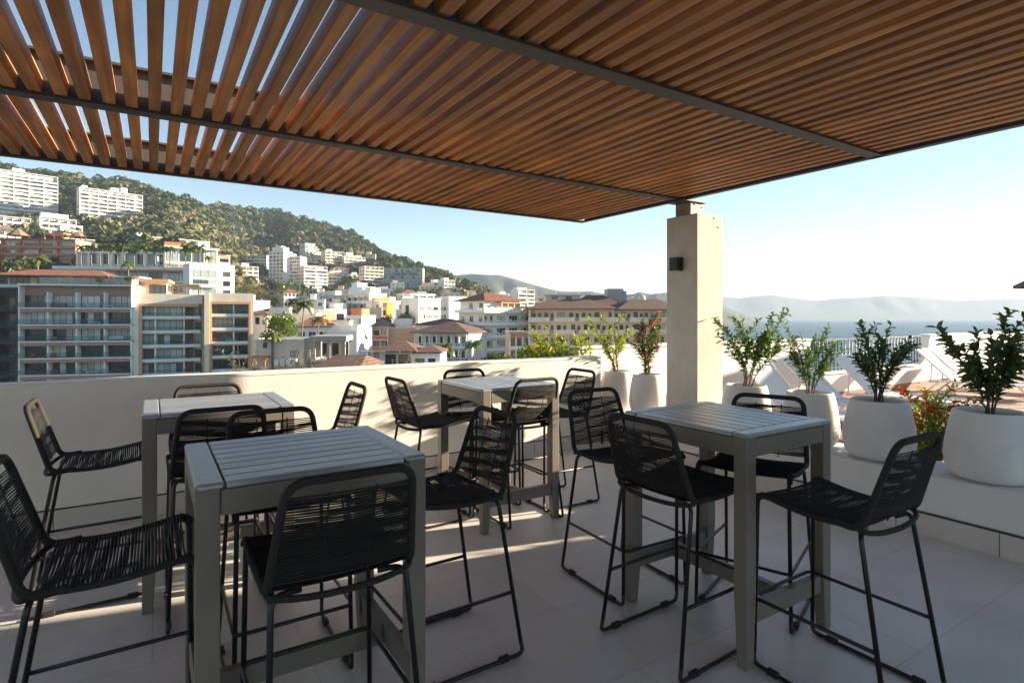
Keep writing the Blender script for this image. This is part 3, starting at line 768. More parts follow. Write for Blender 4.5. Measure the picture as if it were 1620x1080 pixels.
class Bld:
    """house with its own frame: x along the facade, y away from the viewer, z up from the buried base"""
    def __init__(s, name, label, xc, x1, yt, d, psi, dep, cat='building', group=None, base=None):
        r0 = (xc-810)/FPX*d; s1 = (x1-810)/FPX; ps = R(psi)
        s.W = (s1*d - r0)/(math.cos(ps) - s1*math.sin(ps)); s.D = dep; s.d = d; s.name = name
        s.rz = HEAD - R(90) + ps
        ux = Vector((math.cos(s.rz), math.sin(s.rz),0)); uy = Vector((-math.sin(s.rz), math.cos(s.rz),0))
        o = bearing(xc, d); zs = []
        for a,b in ((0,0),(1,0),(0,1),(1,1)):
            q = o + ux*s.W*a + uy*dep*b; dd = q.x*FW.x + q.y*FW.y; rr = q.x*RT.x + q.y*RT.y
            zs.append(ground(810 + rr/dd*FPX, dd))
        zb = (min(zs) - 2.5) if base is None else base
        s.top = zat(yt, d); s.H = s.top - zb; s.zb = zb
        s.root = thing(name, label, cat, (o.x, o.y, zb), s.rz, group)
        FOOT.append((o.x, o.y, ux, uy, s.W, dep, zb+s.H))
    def part(s, name, mb, m, parent=None): return mb.build(name, m if not isinstance(m, str) else B[m], parent or s.root)
    def body(s, col, y0=0.0, x0=0.0, x1=None, top=None, d1=None, name='wall'):
        mb = MB(); mb.box(x0, s.W if x1 is None else x1, y0, s.D if d1 is None else d1, 0, s.H if top is None else top); return s.part(name, mb, col)
    def win(s, x, z, w, h, n=1, y=0.0, frame='frame_dark', glass='glass', side=None, arch=False, name='window'):
        o = link(name, winmesh(w, h, n, frame, glass, arch), s.root)
        if side is None: o.location = (x, y-.005, z)
        elif side == 'L': o.location = (y-.005, x, z); o.rotation_euler = (0,0,-math.pi/2)
        else: o.location = (s.W+y+.005, x, z); o.rotation_euler = (0,0,math.pi/2)
        return o
    def ac(s, x, z, y=0.0):
        global _ac
        if _ac is None:
            mb = MB(); mb.box(-.4,.4,-.38,-.02,0,.58,0,.03); mb.lathe([(0,.0),(.2,.0)], 10, c=(0,0,0)) if False else None; mb.box(-.36,-.3,-.3,0,-.12,0); mb.box(.3,.36,-.3,0,-.12,0); _ac = mb.mesh('air_conditioner', B['frame_white'])
        o = link('air_conditioner', _ac, s.root, (x, y, z)); return o
    def parapet(s, col, h=.9, over=.12, t=.22):
        mb = MB(); W, D, H = s.W, s.D, s.H
        mb.box(-over, W+over, -over, t, H, H+.22); mb.box(-over, W+over, D-t, D+over, H, H+.22)
        mb.box(-over, t, t, D-t, H, H+.22); mb.box(W-t, W+over, t, D-t, H, H+.22)
        return s.part('cornice', mb, col)
    def roof_room(s, x0, x1, y0, y1, h, col='white'):
        mb = MB(); mb.box(x0, x1, y0, y1, s.H, s.H+h); mb.box(x0-.15, x1+.15, y0-.15, y1+.15, s.H+h, s.H+h+.15); return s.part('roof_room', mb, col)
    def tank(s, x, y, h=1.4, z=0, col='tank'):
        mb = MB(); mb.lathe([(0,0),(.55,0),(.55,h*.75),(.4,h*.9),(.18,h),(0,h)], 10, c=(x, y, s.H+z)); return s.part('water_tank', mb, col)
    def hip(s, col, h, over=.6, x0=0, x1=None, y0=0, y1=None, z=None, ridge=None):
        x1 = s.W if x1 is None else x1; y1 = s.D if y1 is None else y1; z = s.H if z is None else z
        a, b, c, e = x0-over, x1+over, y0-over, y1+over; ym = (c+e)/2; q = min((e-c)/2, (b-a)/2*.9) if ridge is None else ridge
        vs = [(a,c,z),(b,c,z),(b,e,z),(a,e,z),(a+q,ym,z+h),(b-q,ym,z+h),(a,c,z-.18),(b,c,z-.18),(b,e,z-.18),(a,e,z-.18)]
        mb = MB(); mb.add(vs, [(0,1,5,4),(1,2,5),(2,3,4,5),(3,0,4),(6,7,1,0),(7,8,2,1),(8,9,3,2),(9,6,0,3),(9,8,7,6)])
        return s.part('roof', mb, col)
    def slabs(s, n, fh, rec=1.4, col='white', body='white', ph=.95, bays=4, rail=None, glass='glass', top_gap=.5, frame='frame_dark', wn=3, wh=None, end=True, ww=.9, fascia=None, z1=None):
        """stacked balconies in front of a recessed body"""
        s.body(body, y0=rec)
        z_top = (s.H if z1 is None else z1) - top_gap
        if end:
            for x in (0, s.W-.25):
                mb = MB(); mb.box(x, x+.25, .06, rec, 0, s.H-.02); s.part('fin_wall', mb, col)
        mb = MB(); mb.box(-.1, s.W+.1, -.1, s.D+.1, s.H-.0, s.H+.3); s.part('roof_slab', mb, col)
        bw = s.W/bays; r = random.Random(len(s.name)+int(s.W*10))
        par = MB(); par.box(.0, s.W, 0, rec, -.22, 0)
        if rail is None: par.box(0, s.W, 0, .14, 0, ph)
        elif rail == 'gap':
            for i in range(bays): par.box(i*bw+bw*.06, i*bw+bw*.94, 0, .14, 0, ph)
        bal = par.mesh('balcony', B[col])
        if fascia: fm = MB(); fm.box(.26, s.W-.26, .12, .3, -.85, -.22); fam = fm.mesh('fascia', B[fascia])
        gl = None
        if rail == 'glass':
            g = MB(); g.box(.05, s.W-.05, .02, .06, .02, ph); gl = g.mesh('glass_rail', B['rail_glass'])
        di = MB(); di.box(-.12, .12, .16, rec, 0, fh-.23); dm = di.mesh('partition', B[col])
        for f in range(n):
            z = z_top - (f+1)*fh + .0
            if z < 1.0: break
            o = link('balcony', bal, s.root, (0,0,z))
            if gl: link('rail', gl, o)
            if fascia and f < n: link('fascia', fam, o)
            for i in range(1, bays): link('partition', dm, s.root, (i*bw,0,z))
            for i in range(bays):
                h = (wh or fh*.74); s.win(i*bw+bw/2, z+.06, bw*ww, h, wn, y=rec, frame=frame, glass=glass)
    def grid(s, n, bays, fh, w, h, sill=.9, x0=0, x1=None, side=None, frame='frame_white', glass='glass', wn=2, z1=None, y=0.0, arch=False, skip=0):
        x1 = (s.W if side is None else s.D) if x1 is None else x1; bw = (x1-x0)/bays; zt = s.H if z1 is None else z1
        for f in range(n):
            z = zt - (f+1)*fh + sill
            if z < .5: break
            for i in range(bays):
                s.win(x0+bw*(i+.5), z, w, h, wn, y=y, frame=frame, glass=glass, side=side, arch=arch)
                if side is None and s.d < 260 and (i*7+f*5+int(s.W*3)) % 4 == 0: s.ac(x0+bw*(i+.5)+w*.5+.35, z-.5, y)
# ------------------------------------------------------------------ near row across the street
GW = 'white apartment buildings on the hill'
b = Bld('apartment_block', 'dark slate apartment block with recessed glass floors at the left edge', -90, 26.5, 456, 103.5, 13.5, 13)
b.slabs(7, 3.1, 1.5, 'dark', 'dark', bays=4, rail='glass', glass='glass_dark', top_gap=.8, wh=2.3, ww=.97, ph=1.0)
mb = MB(); mb.box(0, b.W, 2, b.D, b.H+.3, b.H+1.0); b.part('roof_terrace', mb, 'bluewhite')

b = Bld('apartment_block', 'long apartment block with brown lintels, white balcony slabs and a red tiled penthouse', 28, 208, 451, 103, 13.5, 15)
b.slabs(7, 3.1, 1.7, 'white', 'brown', bays=4, rail='glass', glass='glass', top_gap=.95, wh=2.25, ww=.93, wn=4, ph=1.0, fascia='brown')
mb = MB(); mb.box(3.4, b.W+.05, -.05, 3.0, b.H+.31, b.H+1.5); b.part('stone_parapet', mb, 'stone')
mb = MB(); mb.box(3.4, b.W, .1, .18, b.H+1.5, b.H+1.95); b.part('glass_balustrade', mb, 'rail_glass')
mb = MB(); mb.box(-5, b.W-7, 6.5, 14.5, b.H+.3, b.H+2.1); b.part('penthouse', mb, 'beige')
for i in range(5): b.win(-3+i*4.4, b.H+.35, 3.2, 1.8, 3, y=6.5, glass='glass_dark')
b.hip('tile_red', 1.5, .9, -6, b.W-6.5, 5.0, 15.5, b.H+2.15, ridge=4)
mb = MB(); mb.box(b.W-5.4, b.W-.4, 5, 11, b.H+2.0, b.H+2.25); [mb.box(x, x+.2, 5.2, 5.4, b.H+.3, b.H+2.0) for x in (b.W-5.2, b.W-.8)]; b.part('terrace_canopy', mb, 'white')
b.tank(b.W-1, 9, 1.3, .3)

def patio_chair(b, x, z, col, label, y=.9, kind='chair'):
    p = b.root.location + Vector((math.cos(b.rz)*x - math.sin(b.rz)*y, math.sin(b.rz)*x + math.cos(b.rz)*y, z))
    L = 1.7 if kind == 'lounger' else 1.9 if kind == 'sofa' else .75
    t = thing('patio_'+kind, label, {'chair':'chair','lounger':'sun lounger','sofa':'sofa'}[kind], p, b.rz, 'furniture on the apartment balconies')
    mb = MB(); mb.box(-L/2, L/2, -.3, .3, .28, .42, 0, .03); mb.build('seat', PC[col], t)
    mb = MB()
    if kind == 'lounger': mb.add([(-L/2,-.3,.40),(-L/2,.3,.40),(-L/2-.35,.3,1.0),(-L/2-.35,-.3,1.0),(-L/2+.08,-.3,.42),(-L/2+.08,.3,.42),(-L/2-.28,.3,1.02),(-L/2-.28,-.3,1.02)], [(0,1,2,3),(7,6,5,4),(0,3,7,4),(1,5,6,2),(3,2,6,7),(0,4,5,1)])
    else: mb.box(-L/2, L/2, .22, .34, .43, .85, 0, .03)
    mb.build('backrest', PC[col], t)
    for sx in (-1,1):
        mb = MB(); mb.box(sx*(L/2-.1)-.04, sx*(L/2-.1)+.04, -.28, .28, 0, .279); mb.build('leg', PC[col], t)
PC = {'red': mat('patio_red', (.55,.04,.06), .7), 'white': mat('patio_white', (.80,.79,.76), .5), 'teal': mat('patio_teal', (.06,.38,.36), .6), 'wicker': mat('patio_wicker', (.32,.20,.12), .8)}
zb_ = b.H - .95 - 3.1
for (x, f, c, k, l) in ((5.1,0,'red','sofa','red sofa on the top balcony of the long block, left of centre'),(13.6,0,'white','lounger','white lounger on the top balcony of the long block'),(16.6,0,'white','lounger','white lounger right of the first one on the same top balcony'),(7.0,0,'wicker','sofa','wicker sofa in the middle of the top balcony of the long block'),
    (13.9,1,'white','lounger','white lounger on the second balcony down of the long block'),(5.5,2,'wicker','sofa','wicker sofa on the third balcony down of the long block'),(18.3,2,'white','sofa','white bench on the third balcony down, far right of the long block'),(17.0,2,'white','chair','white chair beside the bench on the third balcony down'),
    (5.4,3,'red','sofa','red sofa on the fourth balcony down of the long block'),(2.2,3,'red','chair','red chair at the left end of the fourth balcony down'),(5.6,4,'red','sofa','red sofa on the lowest visible balcony of the long block'),(13.4,4,'white','lounger','white lounger on the lowest visible balcony of the long block')):
    patio_chair(b, x*b.W/21.5, zb_-3.1*f, c, l, kind=k)
b = Bld('apartment_block', 'beige apartment block with an orange frame around its five left balconies', 211, 322, 464, 108.5, 25, 13)
fw = b.W*.80
b.body('beige', y0=1.6); z0 = b.H-1.85
mb = MB(); mb.box(0, b.W*.075, -.25, 1.6, 0, b.H-.01); b.part('side_wall', mb, 'white')
mb = MB(); mb.box(b.W*.075, b.W*.985, -.05, 1.6, b.H-1.9, b.H+.0); b.part('parapet', mb, 'cream')
mb = MB(); mb.box(b.W*.075, b.W*.12, -.3, 1.6, 0, b.H-1.9); mb.box(b.W*.12, b.W*.93, -.3, .5, b.H-2.5, b.H-1.9); b.part('orange_frame', mb, 'orange')
bal = MB(); bal.box(0, b.W*.83, 0, 1.6, -.3, .32); bm_ = bal.mesh('balcony', B['white'])
rl = MB(); rl.box(.05, b.W*.83-.05, .04, .08, .32, 1.05); rm = rl.mesh('glass_rail', B['rail_glass'])
for f in range(6):
    z = b.H-1.85-(f+1)*2.79
    o = link('balcony', bm_, b.root, (b.W*.12, .05, z)); link('rail', rm, o)
    b.win(b.W*.20, z+.32, b.W*.155, 1.85, 2, y=1.6, glass='glass_teal'); b.win(b.W*.50, z+.32, b.W*.36, 1.85, 4, y=1.6, glass='glass_teal')
    for q in (.285, .70): mb = MB(); mb.box(b.W*q, b.W*(q+.022), .4, 1.6, z+.33, z+2.48); b.part('pier', mb, 'white')
    mb = MB(); mb.box(b.W*.74, b.W*.84, .9, 1.6, z+.33, z+2.48); b.part('shutter', mb, 'wood')
    b.win(b.W*.915, z+.1, b.W*.10, 1.9, 2, y=1.6)
mb = MB(); mb.box(b.W*.05, b.W*.42, 4, 12, b.H, b.H+2.4); b.part('penthouse', mb, 'cream')
mb = MB(); mb.box(-.2, b.W*.47, 2.5, 12.5, b.H+2.4, b.H+3.0); b.part('penthouse_roof', mb, 'orange')
mb = MB(); mb.box(b.W*.47, b.W*.9, 6, 12.5, b.H+2.0, b.H+2.3); [mb.box(x, x+.25, 6.1, 6.4, b.H, b.H+2.0) for x in (b.W*.48, b.W*.68, b.W*.88)]; b.part('pergola_roof', mb, 'thatch')
b.win(b.W*.3, b.H+.05, 3.0, 1.9, 3, y=4, glass='glass_dark')

b = Bld('apartment_block', 'cream apartment block with a squarish orange frame beside a pale side wall', 323.5, 401, 463, 111, 25, 13)
b.body('cream', y0=1.6)
mb = MB(); mb.box(0, b.W*.10, -.6, 1.6, 0, b.H); mb.box(b.W*.945, b.W, -.3, 1.6, 0, b.H); mb.box(b.W*.10, b.W*.945, -.3, 1.6, b.H-1.7, b.H); b.part('portal', mb, 'cream')
mb = MB(); mb.box(b.W*.10, b.W*.145, -.35, 1.6, 0, b.H-1.7); mb.box(b.W*.90, b.W*.945, -.35, 1.6, 0, b.H-1.7); mb.box(b.W*.145, b.W*.90, -.35, .5, b.H-2.2, b.H-1.7); b.part('orange_frame', mb, 'orange')
bal = MB(); bal.box(0, b.W*.755, 0, 1.6, -.3, .30); bm_ = bal.mesh('balcony', B['white']); rl = MB(); rl.box(.05, b.W*.755-.05, .04, .08, .30, 1.0); rm = rl.mesh('glass_rail', B['rail_glass'])
for f in range(6):
    z = b.H-1.65-(f+1)*2.75; o = link('balcony', bm_, b.root, (b.W*.145, .05, z)); link('rail', rm, o)
    b.win(b.W*.36, z+.3, b.W*.40, 1.8, 4, y=1.6, glass='glass_teal' if f % 2 else 'glass_dark'); b.win(b.W*.74, z+.3, b.W*.27, 1.8, 2, y=1.6, glass='glass_dark')
    mb = MB(); mb.box(b.W*.575, b.W*.60, .3, 1.6, z+.31, z+2.44); b.part('pier', mb, 'white')
mb = MB(); mb.box(-.2, b.W*.95, .1, .18, b.H, b.H+.9); b.part('glass_balustrade', mb, 'rail_glass')
for (x, f, c, k, l) in ((.62,0,'teal','chair','teal chair on the top balcony of the right orange-framed block'),(.20,2,'red','chair','red chair on the third balcony down of the right orange-framed block'),(.52,2,'teal','sofa','teal sofa on the third balcony down of the right orange-framed block')):
    patio_chair(b, x*b.W, b.H-1.65-(f+1)*2.75+.01, c, l, .85, k)

# ------------------------------------------------------------------ left, up the slope
b = Bld('apartment_block', 'terracotta banded apartment block with thatched roof huts', 1, 119, 378, 232, 6, 16)
b.slabs(6, 3.05, 1.6, 'terra', 'beige', bays=4, glass='glass', top_gap=.3, wh=2.0, ww=.8, ph=.75)
for (x, w_, h_) in ((3.2,5.5,3.4),(26.5,4.2,2.4)):
    mb = MB(); mb.lathe([(w_*.72,1.7),(w_*.35,1.7+h_*.55),(.05,1.7+h_)], 8, c=(x,5,b.H+.3), smooth=False); b.part('thatched_roof', mb, 'thatch')
    mb = MB(); [mb.box(x+sx*w_*.5-.12, x+sx*w_*.5+.12, 5+sy*w_*.4-.12, 5+sy*w_*.4+.12, b.H+.3, b.H+2.2) for sx in (-1,1) for sy in (-1,1)]; b.part('hut_post', mb, 'wood')
mb = MB(); mb.box(14, 22, 3, 9, b.H+2.9, b.H+3.3); [mb.box(x, x+.4, 3.2, 3.6, b.H+.3, b.H+2.9) for x in (14.2,18,21.4)]; b.part('orange_canopy', mb, 'orange')

b = Bld('villa', 'wide white villa with a long terracotta eave behind the row of palms', 84, 318, 421, 190, 8, 12)
b.body('white', y0=1.2)
mb = MB(); mb.box(-.2, b.W+.2, -.2, b.D, b.H-.9, b.H+.15); b.part('roof_slab', mb, 'white')
mb = MB(); x0 = b.W*.36; mb.add([(x0,-1.2,b.H-1.3),(b.W*.97,-1.2,b.H-1.3),(b.W*.97,.3,b.H-.5),(x0,.3,b.H-.5),(x0,-1.2,b.H-1.5),(b.W*.97,-1.2,b.H-1.5),(b.W*.97,.3,b.H-1.5),(x0,.3,b.H-1.5)], [(0,1,2,3),(0,4,5,1),(4,7,6,5),(0,3,7,4),(1,5,6,2)]); b.part('tiled_eave', mb, 'terra')
for i in range(8): b.win(b.W*(.10+.115*i), b.H-4.6, b.W*.10, 2.9, 3, y=1.2, glass='glass_teal' if i not in (3,5) else 'glass_dark')
mb = MB(); mb.box(0, b.W, 0, 1.2, b.H-5.2, b.H-4.65); b.part('terrace_slab', mb, 'white')
b = Bld('villa', 'white colonnaded upper villa with teal glass hidden behind palm trunks', 120, 268, 398, 205, 8, 12)
b.body('bluewhite', y0=1.6); mb = MB(); mb.box(-.3, b.W+.3, -.2, b.D, b.H-.35, b.H+.15); b.part('roof_slab', mb, 'white')
for i in range(9):
    mb = MB(); mb.box(b.W*i/8.2, b.W*i/8.2+.6, 0, .6, 0, b.H-.36); b.part('column', mb, 'cream')
    if i < 8: b.win(b.W*(i+.55)/8.2, b.H-4.2, b.W*.095, 3.6, 2, y=1.6, glass='glass_teal')
b = Bld('villa', 'white modern villa of stacked boxes with tall glass right of the palms', 262, 345, 389, 195, 36, 10)
b.body('white', y0=1.0); mb = MB(); mb.box(-.4, b.W+.4, -.4, b.D, b.H-.5, b.H+.2); mb.box(-.2, b.W, -.2, 1.0, b.H-5.9, b.H-5.3); b.part('slab', mb, 'white')
for i in range(4): b.win(b.W*(.13+.245*i), b.H-5.0, b.W*.21, 4.2, 2, y=1.0, glass='glass_teal'); b.win(b.W*(.13+.245*i), b.H-9.6, b.W*.2, 3.2, 2, y=1.0, glass='glass_teal')
b.roof_room(b.W*.62, b.W*.85, 2, 8, 2.6); b.roof_room(0, b.W*.3, 3, 8, 1.7, 'terra')
b = Bld('apartment_block', 'white stepped house block with tiled eaves and planted balconies above the tall white villa', 312, 364, 402, 205, 38, 10.0)
b.slabs(4, 3.1, 1.5, 'white', 'cream', bays=3, glass='glass', top_gap=.3, rail='gap'); b.hip('tile_red', 1.4, .7, x1=b.W*.8, z=b.H+.31)
b = Bld('apartment_block', 'tall white block with a column of dark windows on its right end', 300, 371, 417, 172, 40, 10.0)
b.body('white'); b.parapet('white', .5)
for f in range(5):
    z = b.H-1.1-(f+1)*2.95; b.win(b.W*.32, z+.2, b.W*.5, 2.1, 3, glass='glass_teal'); b.win(b.W*.82, z+.5, 2.0, 1.6, 2, glass='glass_dark')
    if f in (1,2): mb = MB(); mb.box(0, b.W*.62, -1.2, 0, z-.1, z+.12); mb.box(0, b.W*.62, -1.2, -1.1, z+.12, z+.85); b.part('balcony', mb, 'white')

b = Bld('apartment_block', 'low white terraced apartment row under the second hillside tower', 208, 312, 372, 300, 46, 10)
b.slabs(3, 3.0, 1.5, 'white', 'white', bays=6, glass='glass', top_gap=.4); b.roof_room(b.W*.1, b.W*.3, 3, 8, 2.2); b.grid(3, 2, 3.0, 1.5, 1.3, side='L', frame='frame_dark')
b = Bld('apartment_block', 'white stepped block with a blank bluish left wall below the two towers', 63, 121, 343, 330, 48, 10)
b.slabs(4, 3.1, 1.6, 'white', 'white', bays=4, top_gap=.5, glass='glass'); b.roof_room(1, b.W*.8, 3, 9, 3.0)
b = Bld('apartment_block', 'small white cube building stepping down beside the stepped block', 96, 131, 355, 315, 48, 10.0)
b.body('white'); b.parapet('white'); b.grid(4, 3, 3.2, 1.6, 1.4)
b = Bld('apartment_block', 'white apartment block with red trim at the left edge below the first tower', -40, 49, 338, 330, 46, 10)
b.slabs(5, 3.0, 1.5, 'white', 'white', bays=6, top_gap=.4, rail='gap'); b.hip('tile_red', .9, .3, x1=b.W*.75, z=b.H+.31, y0=3)
b = Bld('hillside_tower', 'long white hillside tower with many balconies at the far left', -110, 92, 252, 400, 48, 10, 'apartment tower', GW)
b.slabs(10, 3.0, 1.6, 'white', 'white', bays=8, top_gap=2.2, ph=1.0, glass='glass'); b.roof_room(b.W*.3, b.W*.42, 3, 9, 3.4); b.roof_room(b.W*.62, b.W*.72, 3, 9, 3.0)
b = Bld('hillside_tower', 'white hillside tower with a shaded left end and thirteen balcony rows', 126, 226, 296, 430, 48, 10, 'apartment tower', GW)
b.slabs(13, 3.0, 1.6, 'white', 'white', bays=7, top_gap=1.0, ph=1.0, glass='glass'); b.grid(12, 2, 3.0, 2.0, 1.5, side='L', frame='frame_dark', z1=b.H-1); b.roof_room(b.W*.5, b.W*.62, 3, 9, 3.6); b.roof_room(b.W*.66, b.W*.76, 3, 9, 4.6); b.roof_room(b.W*.05, b.W*.13, 3, 9, 2.2)

b = Bld('apartment_block', 'low white terraced house with a thatched hut above the palm row', 100, 150, 377, 262, 40, 8, 'house')
b.slabs(3, 3.0, 1.4, 'white', 'white', bays=4, top_gap=.3)
mb = MB(); mb.lathe([(2.6,1.9),(1.2,3.2),(.05,4.0)], 8, c=(b.W*.3,4,b.H+.3), smooth=False); b.part('thatched_roof', mb, 'thatch')
mb = MB(); mb.tube([(b.W*.3,4,b.H+.3),(b.W*.3,4,b.H+3.2)], .15, 6); b.part('hut_post', mb, 'wood')
b = Bld('house', 'white house with a thatched roof at the left edge above the terracotta block', -20, 34, 362, 270, 40, 9, 'house')
b.slabs(3, 3.0, 1.4, 'white', 'cream', bays=4, top_gap=.3, rail='gap'); b.hip('thatch', 2.6, .8, b.W*.2, b.W*.8, z=b.H+.31)
b = Bld('house', 'white house with a red roof on the slope under the wide cream row', 528, 552, 424, 540, 40, 9, 'house')
b.slabs(4, 3.0, 1.3, 'white', 'white', bays=3, top_gap=.4); b.hip('tile_red', 1.5, .5, z=b.H+.31)
b = Bld('house', 'cream stacked house on the slope right of the eight-storey block', 520, 540, 432, 500, 40, 9, 'house')
b.slabs(4, 3.0, 1.3, 'cream', 'cream', bays=3, top_gap=.4, rail='gap'); b.roof_room(2, 6, 2, 6, 2.2, 'peach')
b = Bld('house', 'white stacked house on the slope above the bluish shaded block', 556, 580, 434, 520, 40, 9, 'house')
b.slabs(4, 3.0, 1.3, 'white', 'cream', bays=3, top_gap=.4); b.roof_room(2, 6, 2, 6, 2.0)

# ------------------------------------------------------------------ middle of the hillside
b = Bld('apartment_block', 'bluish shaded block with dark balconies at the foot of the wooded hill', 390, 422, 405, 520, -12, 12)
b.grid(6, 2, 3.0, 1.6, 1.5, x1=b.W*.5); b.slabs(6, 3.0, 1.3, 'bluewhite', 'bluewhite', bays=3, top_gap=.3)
b = Bld('apartment_tower', 'slim white tower with a set-back crown left of the hillside cluster', 425, 449, 398, 480, -14, 12, 'apartment tower', GW)
b.body('white'); b.grid(11, 4, 3.0, 1.8, 1.5, frame='frame_dark', x0=.6, x1=b.W-.4, z1=b.H-.3); b.roof_room(b.W*.15, b.W*.9, 1.5, 9, 3.4); b.roof_room(b.W*.3, b.W*.7, 3, 8, 4.6); b.parapet('white')
b = Bld('apartment_block', 'white block with small balconies attached right of the slim white tower', 449, 475, 406, 485, -6, 12, 'building', GW)
b.slabs(9, 3.0, 1.2, 'white', 'white', bays=4, rail='gap', top_gap=.3); b.roof_room(2, 7, 3, 8, 2.5)
# stepped pyramid
b = Bld('apartment_block', 'stepped pyramid-shaped apartment block with a shaded sloping left side', 484, 516, 412, 590, 48, 10, 'building', GW)
b.body('white')
for k in range(7):
    mb = MB(); z0, z1 = b.H-.2+2.7*k, b.H+2.7*(k+1)-.2; a, e = 1.5*k*.2, b.W - 2.3*k*.75
    mb.box(a, e, .9*k, 16, z0, z1-1.0); mb.box(a-.3, e+.4, .9*k-.9, 16, z1-.9, z1-.55); mb.box(a-.3, e+.4, .9*k-.9, .9*k-.75, z1-.55, z1); b.part('tier', mb, 'cream' if k % 2 else 'white')
    for i in range(4): b.win(a+(e-a)*(i+.5)/4, z0+.1, (e-a)/4*.75, 1.5, 2, y=.9*k)
b.grid(5, 4, 3.0, 2.0, 1.4, side='L', frame='frame_dark', z1=b.H)
b = Bld('apartment_block', 'wide cream apartment row high on the slope below the trees', 515, 545, 397, 590, 46, 10, 'building', GW)
b.slabs(7, 3.0, 1.4, 'cream', 'cream', bays=4, rail='gap', top_gap=.5); b.roof_room(3, 9, 3, 9, 2.4, 'cream')
b = Bld('apartment_block', 'cream terraced apartment block adjoining the wide cream row on its right', 545, 578, 405, 600, 46, 10, 'building', GW)
b.slabs(6, 3.0, 1.4, 'white', 'cream', bays=5, rail='gap', top_gap=.5); b.roof_room(4, 12, 3, 9, 4.4, 'white'); b.roof_room(16, 22, 3, 9, 2.2, 'cream')
b = Bld('house', 'small cream house cluster at the right end of the high terraced row', 578, 594, 402, 640, 10, 10, 'house')
b.slabs(3, 3.2, 1.2, 'cream', 'cream', bays=2, top_gap=.4); b.roof_room(1, 6, 2, 7, 3.0, 'cream')
b = Bld('apartment_block', 'white eight-storey block with long balconies and a plain left side in the hillside centre', 481, 518, 420, 470, 47, 10, 'building', GW)
b.slabs(8, 2.95, 1.4, 'white', 'white', bays=2, top_gap=.6, ww=.78); b.grid(7, 3, 2.95, 1.5, 1.4, side='L', frame='frame_dark', z1=b.H-.6)
b = Bld('house', 'white house with red roof and arches below the wooded gap', 449, 474, 462, 320, 40, 9.0, 'house')
b.body('white'); b.hip('tile_red', 2.0, .7); b.grid(4, 4, 2.7, 1.3, 1.5, sill=.5, arch=True, frame='frame_white'); b.grid(3, 2, 2.7, 1.0, 1.2, side='L')
b = Bld('apartment_block', 'low white terraced houses left of the wooded gap', 380, 409, 421, 420, 42, 10.0, 'building')
b.slabs(4, 3.0, 1.3, 'white', 'cream', bays=3, top_gap=.4, rail='gap'); b.roof_room(2, 7, 3, 8, 2.6)
b = Bld('apartment_block', 'narrow cream and grey apartment slab behind the tall palm', 488, 502, 458, 300, 12, 9, 'building')
b.slabs(8, 2.9, 1.1, 'cream', 'grey', bays=2, top_gap=.4)
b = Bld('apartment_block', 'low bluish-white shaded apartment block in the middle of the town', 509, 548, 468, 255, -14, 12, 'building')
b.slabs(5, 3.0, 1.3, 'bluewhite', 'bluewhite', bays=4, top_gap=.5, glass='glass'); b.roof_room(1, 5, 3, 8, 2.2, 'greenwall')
b = Bld('apartment_block', 'mid-town tower with a grey shaded front and a bright sunlit right end wall', 546, 584, 466, 225, -34, 9, 'building')
b.slabs(8, 2.95, 1.3, 'white', 'white', bays=4, top_gap=.5, ww=.7); b.roof_room(.5, b.W*.6, 1.5, 8, 2.9, 'bluewhite'); b.roof_room(b.W*.1, b.W*.35, 2, 7, 4.6, 'bluewhite'); b.roof_room(b.W*.75, b.W-.2, 1, 6, 2.4, 'cream')
b.grid(8, 2, 2.95, .8, 1.0, side='R', frame='frame_white', z1=b.H-.5)
b = Bld('apartment_block', 'cream balcony block left of the long green-glass building', 577, 607, 421, 500, 44, 10, 'building', GW)
b.slabs(8, 2.95, 1.4, 'cream', 'cream', bays=4, top_gap=.5, rail='gap'); b.grid(6, 2, 2.95, 2, 1.4, side='L', frame='frame_dark')
b = Bld('apartment_block', 'long green-glass apartment block on the slope', 607, 669, 424, 480, 4, 14, 'building')
b.slabs(7, 2.8, 1.2, 'greenwall', 'greenwall', bays=7, top_gap=.4, rail='glass', glass='glass_teal', ww=.86, wn=2)
b = Bld('house', 'round-topped pinkish house standing on the ridge', 641, 653, 421, 740, 42, 10.0, 'house')
b.body('peach'); b.grid(2, 2, 3.2, 2.0, 1.6)
mb = MB(); mb.lathe([(4.2,0),(4.0,1.8),(3.0,3.4),(1.5,4.4),(0,4.8)], 14, c=(b.W/2,5,b.H)); b.part('dome', mb, 'white')
b = Bld('house', 'small white terraced house right of the green-glass block', 672, 683, 437, 600, 44, 9.0, 'house')
b.slabs(4, 3.0, 1.2, 'cream', 'cream', bays=2, top_gap=.4)
b = Bld('apartment_block', 'white stepped block on the slope above the big white building, left half', 687, 708, 447, 480, 42, 10, 'building')
b.slabs(5, 3.0, 1.3, 'white', 'cream', bays=4, top_gap=.4, rail='gap'); b.roof_room(2, 7, 3, 8, 2.6)
b = Bld('apartment_block', 'taller white block closing the slope right of the stepped one', 703, 720, 443, 475, 44, 10, 'building')
b.slabs(7, 2.9, 1.3, 'white', 'white', bays=3, top_gap=.5); b.roof_room(1, 6, 2, 7, 2)
b = Bld('house', 'white and orange houses under a thin orange crane mast', 729, 747, 454, 560, 42, 10.0, 'house')
b.slabs(3, 3.0, 1.2, 'white', 'peach', bays=3, top_gap=.5); b.hip('terra', 1.4, .4, x1=b.W*.6, z=b.H+.31)
b = Bld('house', 'low white curved-roof house above the yellow building', 597, 617, 457, 380, 12, 10, 'house')
b.body('white'); b.parapet('white'); b.grid(2, 3, 3.0, 1.8, 1.4, sill=.8); b.roof_room(1, b.W*.8, 2, 8, 1.6)
